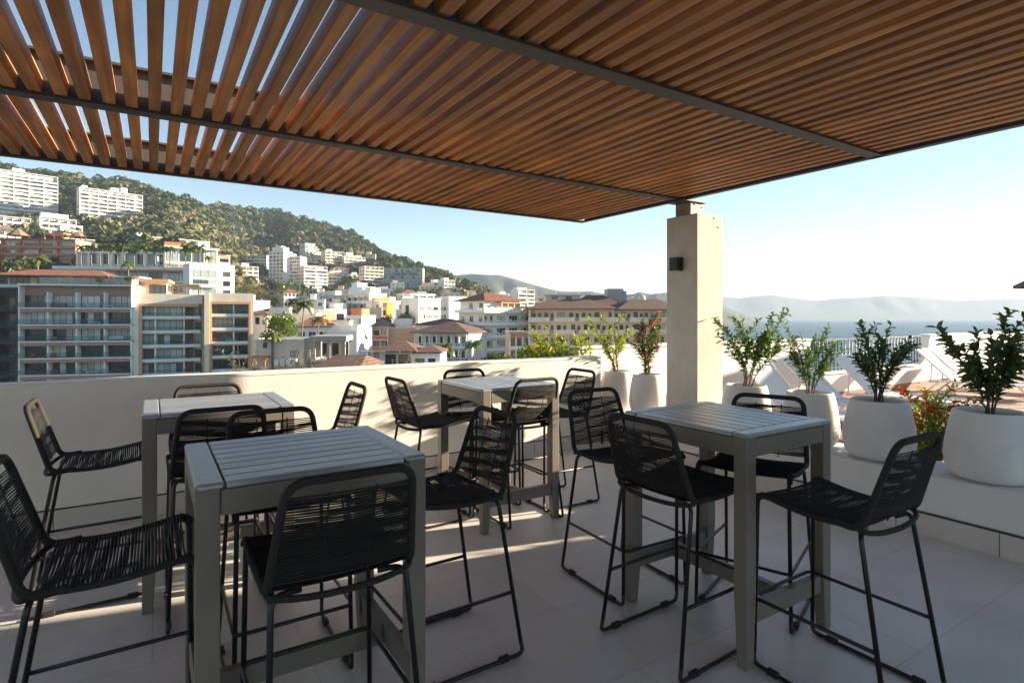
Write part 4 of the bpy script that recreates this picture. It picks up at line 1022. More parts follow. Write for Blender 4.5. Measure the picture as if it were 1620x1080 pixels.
b = Bld('house', 'white house with a dark red roof in the trees behind the big white building', 637, 664, 462, 360, 36, 10.0, 'house')
b.body('white'); b.hip('tile_red', 2.0, .6); b.grid(2, 4, 3.0, 1.2, 1.6, sill=.8)
b = Bld('apartment_block', 'cream house with a bright yellow vertical panel', 602, 634, 476, 212, 42, 9.0, 'building')
b.body('cream'); b.roof_room(b.W*.5, b.W*.8, 1, 6, 1.5, 'cream'); b.parapet('cream')
mb = MB(); mb.box(b.W*.28, b.W*.54, -.7, .0, b.H-7.5, b.H-.4); b.part('yellow_panel', mb, 'yellow')
for f in range(3): b.win(b.W*.14, b.H-2.9*(f+1)+.5, 1.8, 1.8, 2); b.win(b.W*.62, b.H-2.9*(f+1)+.3, .7, 1.8, 1)
mb = MB(); mb.box(-1.6, b.W*.42, -.6, 4, b.H-.05+.45, b.H+1.2); b.part('orange_canopy', mb, 'yellow')
b = Bld('apartment_block', 'big white building with two rows of ribbon windows and a blank sunlit end', 662, 735, 472, 185, 44, 10, 'building')
b.body('white'); b.parapet('white', .4)
for f in range(2):
    for i in range(4): b.win(b.W*(.08+.145*i), b.H-2.7-2.7*f-1.1+.4 -.4, b.W*.12, 1.1, 4)
mb = MB(); mb.box(b.W*.60, b.W+.2, -1.2, 8, b.H-7, b.H+1.0); b.part('blank_block', mb, 'white')
mb = MB(); mb.box(-.5, b.W*.5, 4, 12, b.H+1.2, b.H+1.8); [mb.box(x, x+.3, 4.2, 4.5, b.H+.2, b.H+1.2) for x in (0, b.W*.16, b.W*.32, b.W*.47)]; b.part('roof_canopy', mb, 'white')
for i in range(3): b.win(2.5+4*i, b.H-5.5, 2.2, 3.5, 1, side='L', frame='frame_white') if i == 1 else None
b.tank(b.W*.55, 5, 1.2, .2)
b = Bld('apartment_tower', 'distant white tower with stepped round balconies left of the brown-roofed hotel', 820, 846, 458, 420, 40, 10.0, 'apartment tower')
b.slabs(7, 2.9, 1.4, 'white', 'white', bays=2, top_gap=.5, ww=.75); b.roof_room(1, b.W*.6, 2, 8, 1.6)
b = Bld('apartment_block', 'distant white terraces between the balcony hotel and the distant tower', 789, 821, 465, 445, 38, 10.0, 'building')
b.slabs(5, 2.9, 1.4, 'white', 'white', bays=4, top_gap=.5); b.roof_room(3, 8, 2, 8, 2)
b = Bld('apartment_block', 'distant grey block just left of the brown-roofed hotel', 845, 860, 471, 440, 10, 9, 'building')
b.slabs(4, 3.0, 1.2, 'grey', 'grey', bays=2, top_gap=.4)

# ------------------------------------------------------------------ hotels in front
b = Bld('hotel', 'white corner hotel with a red hipped roof and stacked white balconies', 766, 845, 493, 136, 42, 12, 'hotel')
n = 6; fh = 3.1
b.body('white', x0=1.3, y0=1.4)
slab = MB(); slab.box(0, b.W, 0, 1.4, -.25, 0); slab.box(0, 1.3, 1.4, b.D, -.25, 0); bs = slab.mesh('balcony', B['white'])
rail = MB(); rail.box(0, b.W, 0, .14, 0, .55); rail.box(0, .14, .14, b.D, 0, .55); rail.box(0, b.W, -.03, .17, .86, .97)
for x in np.arange(.2, b.W, .55): rail.box(x, x+.12, .01, .13, .55, .86)
for y in np.arange(.5, b.D, .55): rail.box(.01, .13, y, y+.12, .55, .86)
for x in np.arange(0, b.W, 4.2): rail.box(x, x+.4, -.05, .2, .97, 1.25)
rs2 = rail.mesh('balustrade', B['white'])
for f in range(n):
    z = b.H - f*fh; o = link('balcony', bs, b.root, (0,0,z)); link('balustrade', rs2, o)
    if f:
        for i in range(4): b.win(b.W*(.12+.245*i)+.4, z+.05, b.W*.17, 2.2, 3, y=1.4, frame='frame_white', glass='glass')
        for i in range(3): b.win(3.0+3.6*i, z+.05, 1.5, 2.1, 2, y=1.3, frame='frame_white', glass='glass_dark', side='L')
mb = MB(); mb.box(1.8, b.W*.80, 2, b.D, b.H, b.H+2.9); b.part('top_storey', mb, 'white')
for i in range(2): b.win(3.4+4*i, b.H+.1, 1.5, 2.1, 2, y=1.8, side='L', frame='frame_white', glass='glass_dark')
mb = MB(); [mb.box(x, x+.3, .6, .9, b.H, b.H+2.2) for x in np.linspace(b.W*.36, b.W*.86, 5)]; mb.box(b.W*.34, b.W*.9, .3, 2, b.H+2.2, b.H+2.4); b.part('veranda', mb, 'orange')
b.hip('tile_red', 2.0, .5, 1.2, b.W*.84, 1.2, b.D+1, b.H+2.9, ridge=5)

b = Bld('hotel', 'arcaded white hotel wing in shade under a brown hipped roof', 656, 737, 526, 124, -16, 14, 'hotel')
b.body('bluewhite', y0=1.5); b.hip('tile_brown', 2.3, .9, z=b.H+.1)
for f in range(4):
    z = b.H - (f+1)*3.1; mb = MB(); mb.box(-.2, b.W+.2, -.1, 1.5, z-.25, z); b_ = b.part('balcony', mb, 'bluewhite')
    mb = MB(); mb.box(-.2, b.W+.2, -.1, .02, z, z+.3); mb.box(-.2, b.W+.2, -.12, .04, z+.75, z+.87); [mb.box(x, x+.14, -.08, 0, z+.3, z+.75) for x in np.arange(0, b.W, .5)]; mb.build('balustrade', B['bluewhite'], b_)
    for i in range(7): b.win(b.W*(.07+.143*i), z+.05, 1.25, 2.3, 1, y=1.5, frame='frame_white', glass='glass_dark', arch=(f % 2 == 1))
    mb = MB(); [mb.box(b.W*q/7-.15, b.W*q/7+.15, .05, .3, z+.9, z+2.84) for q in range(8)]; b.part('column', mb, 'bluewhite')
b = Bld('hotel', 'rear wing with a flat brown tiled roof above the arcaded hotel', 658, 734, 513, 140, -10, 10, 'hotel')
b.body('cream'); b.hip('tile_brown', 1.4, .6)
b = Bld('house', 'peach blank-walled house left of the arcaded hotel', 614, 662, 519, 138, 20, 12, 'house')
b.body('peach'); b.parapet('white', .4); b.roof_room(b.W*.3, b.W*.9, 4, 10, 2.2, 'white'); b.win(b.W*.7, b.H-4.5, 1.2, 1.3, 2)
b = Bld('house', 'small house with red balconies beside the peach wall', 588, 614, 517, 136, 4, 10, 'house')
b.slabs(4, 2.7, 1.2, 'cream', 'beige', bays=2, top_gap=.3); b.hip('thatch', 1.6, .4, z=b.H+.31)
for f in range(3): mb = MB(); mb.box(.1, b.W-.1, -.08, -.02, b.H-.3-2.7*(f+1)+.1, b.H-.3-2.7*(f+1)+.8); b.part('red_panel', mb, 'terra')

b = Bld('hotel', 'long cream hotel with a brown tiled roof and four balcony tiers left of the pillar', 838, 1078, 488, 140, 1.5, 16, 'hotel')
b.body('cream', y0=1.7)
bw = b.W/12; rr_ = random.Random(4)
for f in range(5):
    z = b.H - (f+1)*3.1; mb = MB(); mb.box(-.4, b.W+.4, 0, 1.7, z-.25, z+.02)
    for i in range(12): mb.box(i*bw+(.0 if i % 2 else -.3), i*bw+bw*(.55 if i % 2 else .98), 0, .15, z+.02, z+.95)
    o = b.part('balcony', mb, 'cream')
    mb = MB(); mb.box(0, b.W, .04, .09, z+.75, z+.82); [mb.box(x, x+.05, .05, .08, z+.02, z+.75) for x in np.arange(.2, b.W, .45)]; mb.build('iron_rail', B['frame_dark'], o)
    for i in range(12):
        k = rr_.random(); x = (i+.5)*bw
        if k < .3: b.win(x-.5, z+.05, .95, 2.1, 1, y=1.7, frame='cream', glass='glass_dark', arch=True); b.win(x+1.0, z+.9, .7, 1.1, 1, y=1.7, frame='wood', glass='glass_dark')
        elif k < .75: b.win(x, z+.75, 1.9, 1.45, 2, y=1.7, frame='wood', glass='glass')
        else: b.win(x, z+.05, 1.0, 2.2, 1, y=1.7, frame='wood', glass='glass_dark'); b.win(x+1.4, z+.9, .8, 1.0, 1, y=1.7, frame='wood', glass='glass_dark')
for q in (0, 6.6, 11.9): mb = MB(); mb.box(bw*q-.18, bw*q+.18, .16, 1.7, 0, b.H); b.part('pier', mb, 'cream')
b.hip('tile_brown', 2.5, .9, 0, b.W*.56, 0, 12, b.H, ridge=6.5); b.hip('tile_brown', 3.3, .8, b.W*.30, b.W*.64, 3.2, 15, b.H+.4, ridge=5); b.hip('tile_brown', 2.6, .85, b.W*.59, b.W+.3, -.15, 12.3, b.H-.15, ridge=5)
mb = MB(); mb.box(b.W*.13, b.W*.37, 10, 16, b.H-.2, b.H+3.6); mb.box(b.W*.12, b.W*.38, 9.6, 16.4, b.H+3.6, b.H+3.9); b.part('roof_room', mb, 'beige')
for i in range(2): b.win(b.W*(.19+.1*i), b.H+1.9, 1.6, 1.5, 1, y=10, glass='glass_dark')
mb = MB(); mb.box(b.W*.56, b.W*.67, 9, 14, b.H, b.H+5.4); mb.box(b.W*.665, b.W*.69, 8.8, 12, b.H, b.H+4.8); b.part('concrete_tank_house', mb, 'grey')
for (x, hh) in ((.50,3.4),(.40,2.9),(.725,3.2),(.80,3.6)):
    mb = MB(); mb.lathe([(1.0,0),(1.0,hh-.9),(.8,hh-.3),(.4,hh),(0,hh+.1)], 12, c=(b.W*x, 9, b.H)); b.part('roof_dome', mb, 'dish')
for x in (.36,.20):
    mb = MB(); mb.tube([(b.W*x,11,b.H+3.6),(b.W*x,11,b.H+9)], .05, 5); b.part('antenna', mb, 'frame_white')

b = Bld('house', 'small pink and white house with blue awnings between the two hotels', 806, 838, 527, 118, 6, 9, 'house')
b.slabs(4, 2.8, 1.2, 'white', 'peach', bays=3, top_gap=.4, ph=.5, ww=.6)
mb = MB(); mb.box(-1.5, b.W*.9, -1.2, 1.0, b.H+.31, b.H+.45); b.part('awning', mb, 'grey')

# ------------------------------------------------------------------ low roofs just beyond the wall
b = Bld('house', 'shaded blue-white house with dark openings and a rusty brown roof', 598, 694, 556, 78, 0, 9, 'house')
b.body('bluewhite', y0=1.6)
mb = MB(); mb.box(-2.4, b.W+.4, 0, 1.6, b.H-2.75, b.H-2.5); mb.box(-2.4, b.W+.4, 0, .12, b.H-2.5, b.H-1.75); b.part('balcony', mb, 'bluewhite')
for x, w_ in ((.17,1.7),(.40,1.9),(.66,1.5),(.86,1.2)): b.win(b.W*x, b.H-2.48, w_, 2.1 if x<.5 else 1.5, 1, y=1.6, glass='glass_dark', frame='frame_white')
for i in range(5): b.win(b.W*(.1+.19*i), b.H-4.7, 1.3, 1.6, 1, y=.0 if False else 1.6, glass='glass_dark', frame='frame_white')
mb = MB(); mb.box(-1.5, -1.2, .2, .5, 0, b.H-.1); mb.box(-2.6, 1.0, -.2, 4, b.H-.1, b.H+.05); b.part('porch', mb, 'grey')
b.hip('tile_brown', 1.3, .5, 0, b.W*.58, .6, 9, b.H+.05, ridge=2.5); b.hip('tile_brown', .9, .4, b.W*.6, b.W, .8, 8, b.H-.1, ridge=2)
b = Bld('house', 'low brown-tiled gable roof right behind the wall', 506, 566, 580, 58, -4, 7, 'house')
b.body('beige'); b.hip('tile_brown', 1.0, .5, ridge=.8)
b = Bld('house', 'grey concrete house with a wide framed roof terrace', 492, 546, 571, 84, 8, 9, 'house')
b.body('grey'); b.parapet('white', .3, .05)
mb = MB(); mb.box(.0, .55, 0, .6, b.H+.2, b.H+2.9); mb.box(b.W-.55, b.W, 0, .6, b.H+.2, b.H+2.9); mb.box(b.W*.5-.2, b.W*.5+.2, 0, .5, b.H+.2, b.H+2.9); mb.box(-.2, b.W+.2, -.2, 7, b.H+2.9, b.H+3.7); b.part('terrace_frame', mb, 'grey')
mb = MB(); mb.box(.4, b.W-.4, 6.4, 6.7, b.H+.2, b.H+2.9); b.part('back_wall', mb, 'peach')
for i in range(3): b.win(b.W*(.2+.3*i), b.H+.25, 1.2, 2.2, 1, y=6.4, glass='glass_dark', frame='frame_white')
b = Bld('house', 'long blank beige building with a curved concrete end', 404, 481, 538, 88, 4, 9, 'house')
b.body('beige'); b.parapet('white', .2, .05)
mb = MB(); pts = [(b.W, 0)] + [(b.W+2.1*math.sin(a), 2.1-2.1*math.cos(a)) for a in [math.pi/2*q/8 for q in range(1,9)]] + [(b.W+2.1, 8.5), (b.W, 8.5)]; mb.poly_prism(pts, 0, b.H+.25); b.part('curved_wall', mb, 'grey')
mb = MB(); mb.box(b.W*.02, b.W*.3, -2.2, -.02, b.H-2.6, b.H-2.35); [mb.box(x, x+.15, -2.1, -1.95, 0, b.H-2.6) for x in (b.W*.03, b.W*.28)]; b.part('red_awning', mb, 'terra')
for i in range(4): mb = MB(); mb.box(b.W*(.42+.12*i), b.W*(.42+.12*i)+.7, -.9, -.2, b.H-4.0, b.H-2.9); mb.box(b.W*(.42+.12*i)+.3, b.W*(.42+.12*i)+.4, -.6, -.5, 0, b.H-4.0); b.part('white_tank', mb, 'white')
b.win(b.W*.8, b.H-2.6, 1.2, .9, 2); b.win(b.W*.2, b.H-1.2, .6, .8, 1)
b = Bld('house', 'white house with a pinkish tiled roof and three square windows', 467, 566, 516, 116, 6, 10, 'house')
b.body('white', d1=9); mb = MB(); mb.box(b.W*.55, b.W+.1, -1.5, -.01, 0, b.H-.9); b.part('front_wing', mb, 'white')
b.hip('tile_red', 1.5, .5, 0, b.W*.55, 0, 9, ridge=2.0); b.parapet('white', .3)
for i in range(3): b.win(b.W*(.62+.13*i), b.H-3.2, 1.5 if i < 2 else .8, 1.1, 2, y=-1.5, frame='wood')
for i in range(3): b.win(b.W*(.1+.17*i), b.H-2.4, 1.5, 1.3, 2, frame='frame_white')
b.roof_room(b.W*.72, b.W*.85, 1, 5, 1.0, 'cream')
b = Bld('house', 'white house front with an orange panel and dark triple windows', 513, 548, 490, 165, 38, 9.0, 'house')
b.body('white'); b.parapet('white', .3); mb = MB(); mb.box(b.W*.05, b.W*.48, -.06, -.0, b.H-3.4, b.H-.4); b.part('orange_panel', mb, 'peach')
b.win(b.W*.72, b.H-3.0, 2.2, 1.9, 3); b.roof_room(b.W*.6, b.W*.95, 2, 6, 1.8)
b = Bld('house', 'pale blue house with a red and white roof terrace', 547, 572, 500, 150, -10, 9, 'house')
b.body('bluewhite'); b.grid(3, 3, 2.8, 1.1, 1.3); b.roof_room(b.W*.1, b.W*.8, 2, 7, 1.9, 'terra'); b.parapet('white', .4)
b = Bld('house', 'plain white blank-walled house right of the orange-framed blocks', 392, 427, 476, 150, 42, 10.0, 'house')
b.body('white'); b.win(b.W*.85, b.H-2.6, 1.2, .5, 1); b.roof_room(b.W*.3, b.W*.5, 3, 6, 1.6); b.parapet('white', .3); b.tank(b.W*.8, 4, 1.2)
b = Bld('house', 'second blank white house stepping down right of the first one', 427, 458, 487, 146, 18, 10, 'house')
b.body('white'); b.parapet('white', .3); b.win(b.W*.5, b.H-3, 1.1, 1.0, 2)
b = Bld('house', 'tiny white hut with a brown tiled lean-to roof', 401, 422, 497, 132, 12, 6, 'house')
b.body('white'); b.hip('tile_brown', .8, .5); b.win(b.W*.3, b.H-2.3, .9, 1.6, 1)
b = Bld('house', 'low cream house with a flat roof under the tall palm', 455, 500, 497, 142, 10, 9, 'house')
b.body('cream'); b.parapet('white', .3); b.grid(2, 3, 2.9, 1.2, 1.2); b.roof_room(2, 5, 3, 7, 1.4)
# filler houses that close the streets between the ones above
fill = [(486,513,474,205,14,'white',3),(520,548,480,215,8,'cream',3),(570,588,505,165,10,'white',3),(575,604,487,205,16,'beige',3),(628,662,490,195,16,'white',3),(502,522,462,290,16,'white',4),(531,552,458,330,14,'cream',4),(556,574,448,400,12,'white',4),(619,640,447,420,16,'white',3),(664,686,452,430,14,'cream',4),(744,766,466,430,18,'white',4),(476,492,468,300,8,'cream',4),(424,448,452,330,16,'beige',3),(760,790,474,380,16,'cream',4),(700,728,463,330,14,'beige',3),(655,690,466,300,10,'white',3)]
names = ['left of the narrow cream slab','above the orange-panelled house','beside the small red-balcony house','left of the yellow panel','behind the big white building','right of the narrow cream slab','above the bluish shaded block','under the cream terraced row','under the green-glass block','right of the dark red roof house','right of the orange crane mast','between tall palm and white tower block','above the wooded gap','left of the distant white terraces','above the blank sunlit end','below the green-glass block at its right']
for (x0,x1,yt,d,ps,col,n), nm in zip(fill, names):
    b = Bld('house', f"{ {'white':'small white','cream':'small cream','beige':'small beige'}[col]} flat-roofed house {nm}", x0, x1, yt, d, ps, 8, 'house')
    b.body(col); b.parapet(col if col != 'beige' else 'white', .4)
    k = max(2, int(b.W/3.2)); b.grid(n, k, 2.9, 1.4, 1.3, frame='frame_dark' if d > 300 else 'frame_white', z1=b.H-.3)
    rf = random.Random(x0); b.roof_room(b.W*.15, b.W*rf.uniform(.4,.6), 2, 6, rf.uniform(1.6,2.6), rf.choice(['white','cream','peach'])); b.tank(b.W*.8, 4, 1.3)
mast = thing('crane_mast', 'thin orange crane mast above the houses left of the red-roofed hotel', 'crane', bearing(740, 420, 0))
mb = MB(); zt = zat(461, 420); mb.box(-.4,.4,-.4,.4, ground(740,420)-2, zt); mb.build('mast', B['orange'], mast)
mb = MB(); mb.box(-3,6,-.25,.25, zt, zt+.5); mb.build('jib', B['orange'], mast)
# ================================================================== TREES
M['palm'] = leaf_mat('palm_leaf', (.08,.13,.025), (.19,.22,.05), .3, .06)
M['palm_gold'] = leaf_mat('palm_leaf_gold', (.22,.20,.04), (.34,.26,.06), .3, .05)
M['tree_leaf'] = leaf_mat('tree_leaf', (.045,.085,.018), (.12,.17,.035), .3, .06)
M['tree_bright'] = leaf_mat('tree_leaf_bright', (.07,.14,.015), (.20,.27,.03), .35, .06)
M['tree_dark'] = leaf_mat('tree_leaf_dark', (.028,.05,.02), (.07,.095,.035), .25, .05)
M['tree_ochre'] = leaf_mat('tree_leaf_ochre', (.11,.12,.04), (.24,.20,.08), .3, .04)
M['bark'] = mat('bark', (.20,.15,.11), .9, .3, 3)
def palm(px, d, ytop, rc, label, lm='palm', nf=16, lean=0.0, seed=1, base=None, group='palm trees', tr=.16):
    r = random.Random(seed); zb = (ground(px, d) - .5) if base is None else base; zt = zat(ytop, d) - rc*.45; H = zt - zb
    p = thing('palm_tree', label, 'palm', bearing(px - lean*FPX/d, d, zb), 0, group)
    pts = [Vector((RT.x*lean*(k/10)**1.6, RT.y*lean*(k/10)**1.6, H*k/10)) for k in range(11)]
    mb = MB(); mb.tube(pts, [tr*(1.25-.55*k/10) for k in range(11)], 7); mb.build('trunk', M['bark'], p)
    mb = MB(); o = pts[-1]
    for i in range(nf):
        a = 2*math.pi*i/nf + r.uniform(-.25,.25); el = r.uniform(-.15,1.15); L = rc*r.uniform(.85,1.15)
        d0 = Vector((math.cos(a)*math.cos(el), math.sin(a)*math.cos(el), math.sin(el))); mid = []; q = o.copy(); v = d0.copy(); st = L/9
        for k in range(10):
            mid.append(q.copy()); q = q + v*st; v = (v + Vector((0,0,-.15-.03*k))).normalized()
        s = d0.cross(Vector((0,0,1))).normalized()
        mb.tube(mid, [.035*rc/2*(1-.085*k) for k in range(10)], 3, smooth=False)
        for k in range(1,10):
            for sg in (-1,1):
                for h_ in (0,.5):
                    q0 = mid[k-1].lerp(mid[k], h_); t = (mid[k]-mid[k-1]).normalized(); ll = rc*.34*math.sin(math.pi*min(.95,(k+.8)/10.5))**.6*r.uniform(.8,1.1)
                    dirn = (s*sg*.85 + t*.55 + Vector((0,0,-.45))).normalized(); w_ = t*rc*.035
                    mb.add([q0-w_, q0+w_, q0+dirn*ll*.6+w_*.8+Vector((0,0,.02)), q0+dirn*ll, q0+dirn*ll*.6-w_*.8+Vector((0,0,.02))], [(0,1,2,3,4)])
    mb.build('crown', M[lm], p); return p
def crown_mesh(r, lobes, n, ls):
    mb = MB()
    for _ in range(n):
        c, rad = r.choice(lobes); v = Vector((r.gauss(0,1), r.gauss(0,1), r.gauss(0,1))).normalized(); k = r.random()**.4
        q = Vector(c) + Vector((v.x*rad, v.y*rad, v.z*rad*.75))*k
        dd = (v + Vector((r.uniform(-.8,.8), r.uniform(-.8,.8), r.uniform(-.6,.4)))).normalized(); L = ls*r.uniform(.6,1.25)
        leaf(mb, q, dd, Vector((r.uniform(-.5,.5), r.uniform(-.5,.5), 1)), L, L*.6, .2)
    return mb
def tree(px, d, ytop, rad, label, lm='tree_leaf', seed=1, n=900, ls=.5, base=None, group='broadleaf trees in the town', nl=7, tr=.2):
    r = random.Random(seed); zb = (ground(px, d) - .5) if base is None else base; zt = zat(ytop, d); H = zt - zb
    p = thing('broadleaf_tree', label, 'tree', bearing(px, d, zb), 0, group)
    lobes = []; mb = MB(); z0 = max(H*.25, H - rad*2.0); mb.tube([(0,0,0),(.05*rad,0,z0*.6),(0,.03*rad,z0+.2*rad)], [tr*1.3,tr,tr*.8], 7)
    for i in range(nl):
        a = 2.4*i + r.uniform(-.3,.3); k = r.uniform(.35,.8); zz = H - rad*.45 - (rad*1.0)*r.random()**1.3*(k/.8) if i else H - rad*.42
        c = (math.cos(a)*rad*k*(1 if i else .2), math.sin(a)*rad*k*(1 if i else .2), zz); lobes.append((c, rad*r.uniform(.34,.5)))
        mb.tube([(0,.03*rad,z0), (c[0]*.5, c[1]*.5, (z0+zz)/2+.1*rad), c], [tr*.55,tr*.35,tr*.1], 5)
    mb.build('trunk', M['bark'], p); crown_mesh(r, lobes, n, ls).build('crown', M[lm], p); return p
# row of palms on the villa terrace
rp = random.Random(9)
for i, px in enumerate([128,143,157,171,185,198,212,226,247,258,270,292,303,316]):
    palm(px + rp.uniform(-2,2), 184, 384 + rp.uniform(0,7) + (2 if i > 7 else 0), 2.6*rp.uniform(.85,1.15), 'one of the row of tall palms standing on the long white villa', nf=13, seed=20+i, base=zat(421,184), group='row of palms on the villa', tr=.17)
palm(203, 150, 412, 2.3, 'single golden-green palm in front of the terracotta eave', nf=15, seed=41, base=zat(448,150))
palm(20, 118, 408, 2.2, 'leftmost palm on the tiled penthouse terrace', nf=14, seed=42, base=zat(455,118)); palm(60, 118, 404, 2.6, 'palm with a slim trunk rising through the tiled penthouse roof edge', nf=15, seed=43, base=zat(455,118))
palm(330, 190, 405, 2.0, 'yellowish palm on the stepped white house balcony', 'palm_gold', 12, seed=44, base=zat(425,190))
palm(481, 104, 474, 2.4, 'tallest coconut palm with a thin leaning trunk in mid-town', nf=18, lean=.8, seed=45, tr=.15)
palm(504, 102, 500, 1.9, 'shorter golden palm right of the tallest palm', 'palm_gold', 14, lean=.3, seed=46, tr=.12)
palm(431, 88, 521, 1.9, 'stout fan palm in front of the blank beige building', nf=24, seed=47, tr=.2)
palm(576, 128, 527, 1.5, 'small yellow-green palm beside the red-balcony house', 'palm_gold', 14, seed=48)
palm(706, 92, 543, 2.1, 'dark bushy palm in front of the arcaded hotel', nf=26, seed=49, tr=.25)
palm(750, 100, 535, 2.3, 'palm at the corner of the white balcony hotel', nf=16, seed=50, tr=.15)
palm(872, 60, 553, 1.1, 'small pale palm tip just above the wall left of the yellow-green bush', 'palm_gold', 12, seed=51)
palm(637, 200, 492, 2.2, 'palm among the trees below the yellow panel', nf=14, seed=52); palm(1010, 520, 0, 1, 'x') if False else None
tree(447, 98, 492, 3.2, 'big bright green mango tree right of the orange-framed blocks', 'tree_bright', 61, 2600, .42, nl=10, tr=.3)
tree(612, 190, 497, 3.0, 'dark green trees under the yellow panel', 'tree_leaf', 62, 900, .6); tree(642, 186, 493, 2.8, 'sunlit round tree left of the big white building', 'tree_leaf', 63, 800, .6)
tree(575, 180, 486, 2.2, 'small tree at the foot of the mid-town tower', 'tree_dark', 64, 500, .5)
tree(778, 100, 556, 2.0, 'low green tree crown at the foot of the white balcony hotel', 'tree_leaf', 65, 900, .4); tree(800, 98, 560, 1.8, 'second low tree crown below the pink house', 'tree_bright', 66, 700, .4); tree(715, 88, 570, 1.1, 'yellow-green shrub crown beside the dark bushy palm', 'tree_bright', 67, 400, .3)
tree(845, 70, 566, 1.2, 'grey-green shrub crown at the left foot of the cream hotel', 'tree_dark', 68, 500, .3)
tree(897, 120, 560, 1.6, 'dark shrub in front of the lowest hotel balcony', 'tree_dark', 69, 400, .4)
for i, (px, d, y, ra, lab, lm) in enumerate([(392,300,442,6,'sunlit olive tree at the left of the wooded gap','tree_leaf'),(405,290,452,5.5,'ochre tree in the wooded gap below the terraced houses','tree_ochre'),(425,330,440,6,'brownish tree in the middle of the wooded gap','tree_dark'),(442,330,441,6,'olive tree at the right of the wooded gap','tree_leaf'),(458,350,440,6,'sunlit tree left of the eight-storey white block','tree_leaf'),(418,260,464,4.5,'dark tree above the blank white house','tree_dark'),(372,230,455,5,'dense olive tree right of the tall white block','tree_leaf'),(386,215,448,5,'tall ochre-green tree above the orange-framed block','tree_ochre'),(540,420,440,5,'dark tree below the cream terraces','tree_dark'),(556,400,436,5,'round tree under the cream balcony block','tree_leaf'),(590,430,448,5,'tree left of the green-glass block base','tree_dark'),(630,400,453,4.5,'palm-like tree before the green-glass block','tree_leaf'),(665,380,458,4.5,'dark round tree right of the green-glass block','tree_dark'),(698,340,464,4,'tree above the ribbon windows','tree_leaf'),(720,300,466,4,'tree cluster above the blank sunlit end wall','tree_dark'),(760,420,466,4.5,'tree right of the crane mast','tree_leaf'),(520,300,460,4,'tree between the narrow slab and the bluish block','tree_leaf'),(148,300,372,6,'tree at the right of the small white cube building','tree_leaf'),(60,300,352,6,'tree left of the stepped white block','tree_dark'),(165,290,378,6,'ochre tree above the palm row','tree_ochre'),(190,300,375,6,'dark tree under the second tower','tree_dark')]):
    tree(px, d, y, ra, lab, lm, 80+i, 420, ra*.2, tr=.35)
# a bird of paradise style planter greenery on the roof terraces
for i, (px, d, y, ra, lab, lm) in enumerate([(219,126,446,1.0,'rounded light green shrub on the orange-framed roof terrace','tree_bright'),(262,124,452,.9,'dark shrub on the roof terrace under the pergola','tree_dark'),(283,124,449,1.0,'pinkish-grey shrub at the right of the roof pergola','tree_leaf'),(108,106,437,.8,'green plant on the stone parapet terrace','tree_bright'),(160,106,436,.9,'bush with yellow tips on the stone parapet terrace','tree_leaf'),(205,107,436,.9,'dark spiky plant at the right end of the stone parapet','tree_dark')]):
    tree(px, d, y, ra, lab, lm, 120+i, 260, .22, base=zat(y,d)-ra*1.7, group='roof terrace shrubs', nl=5, tr=.05)

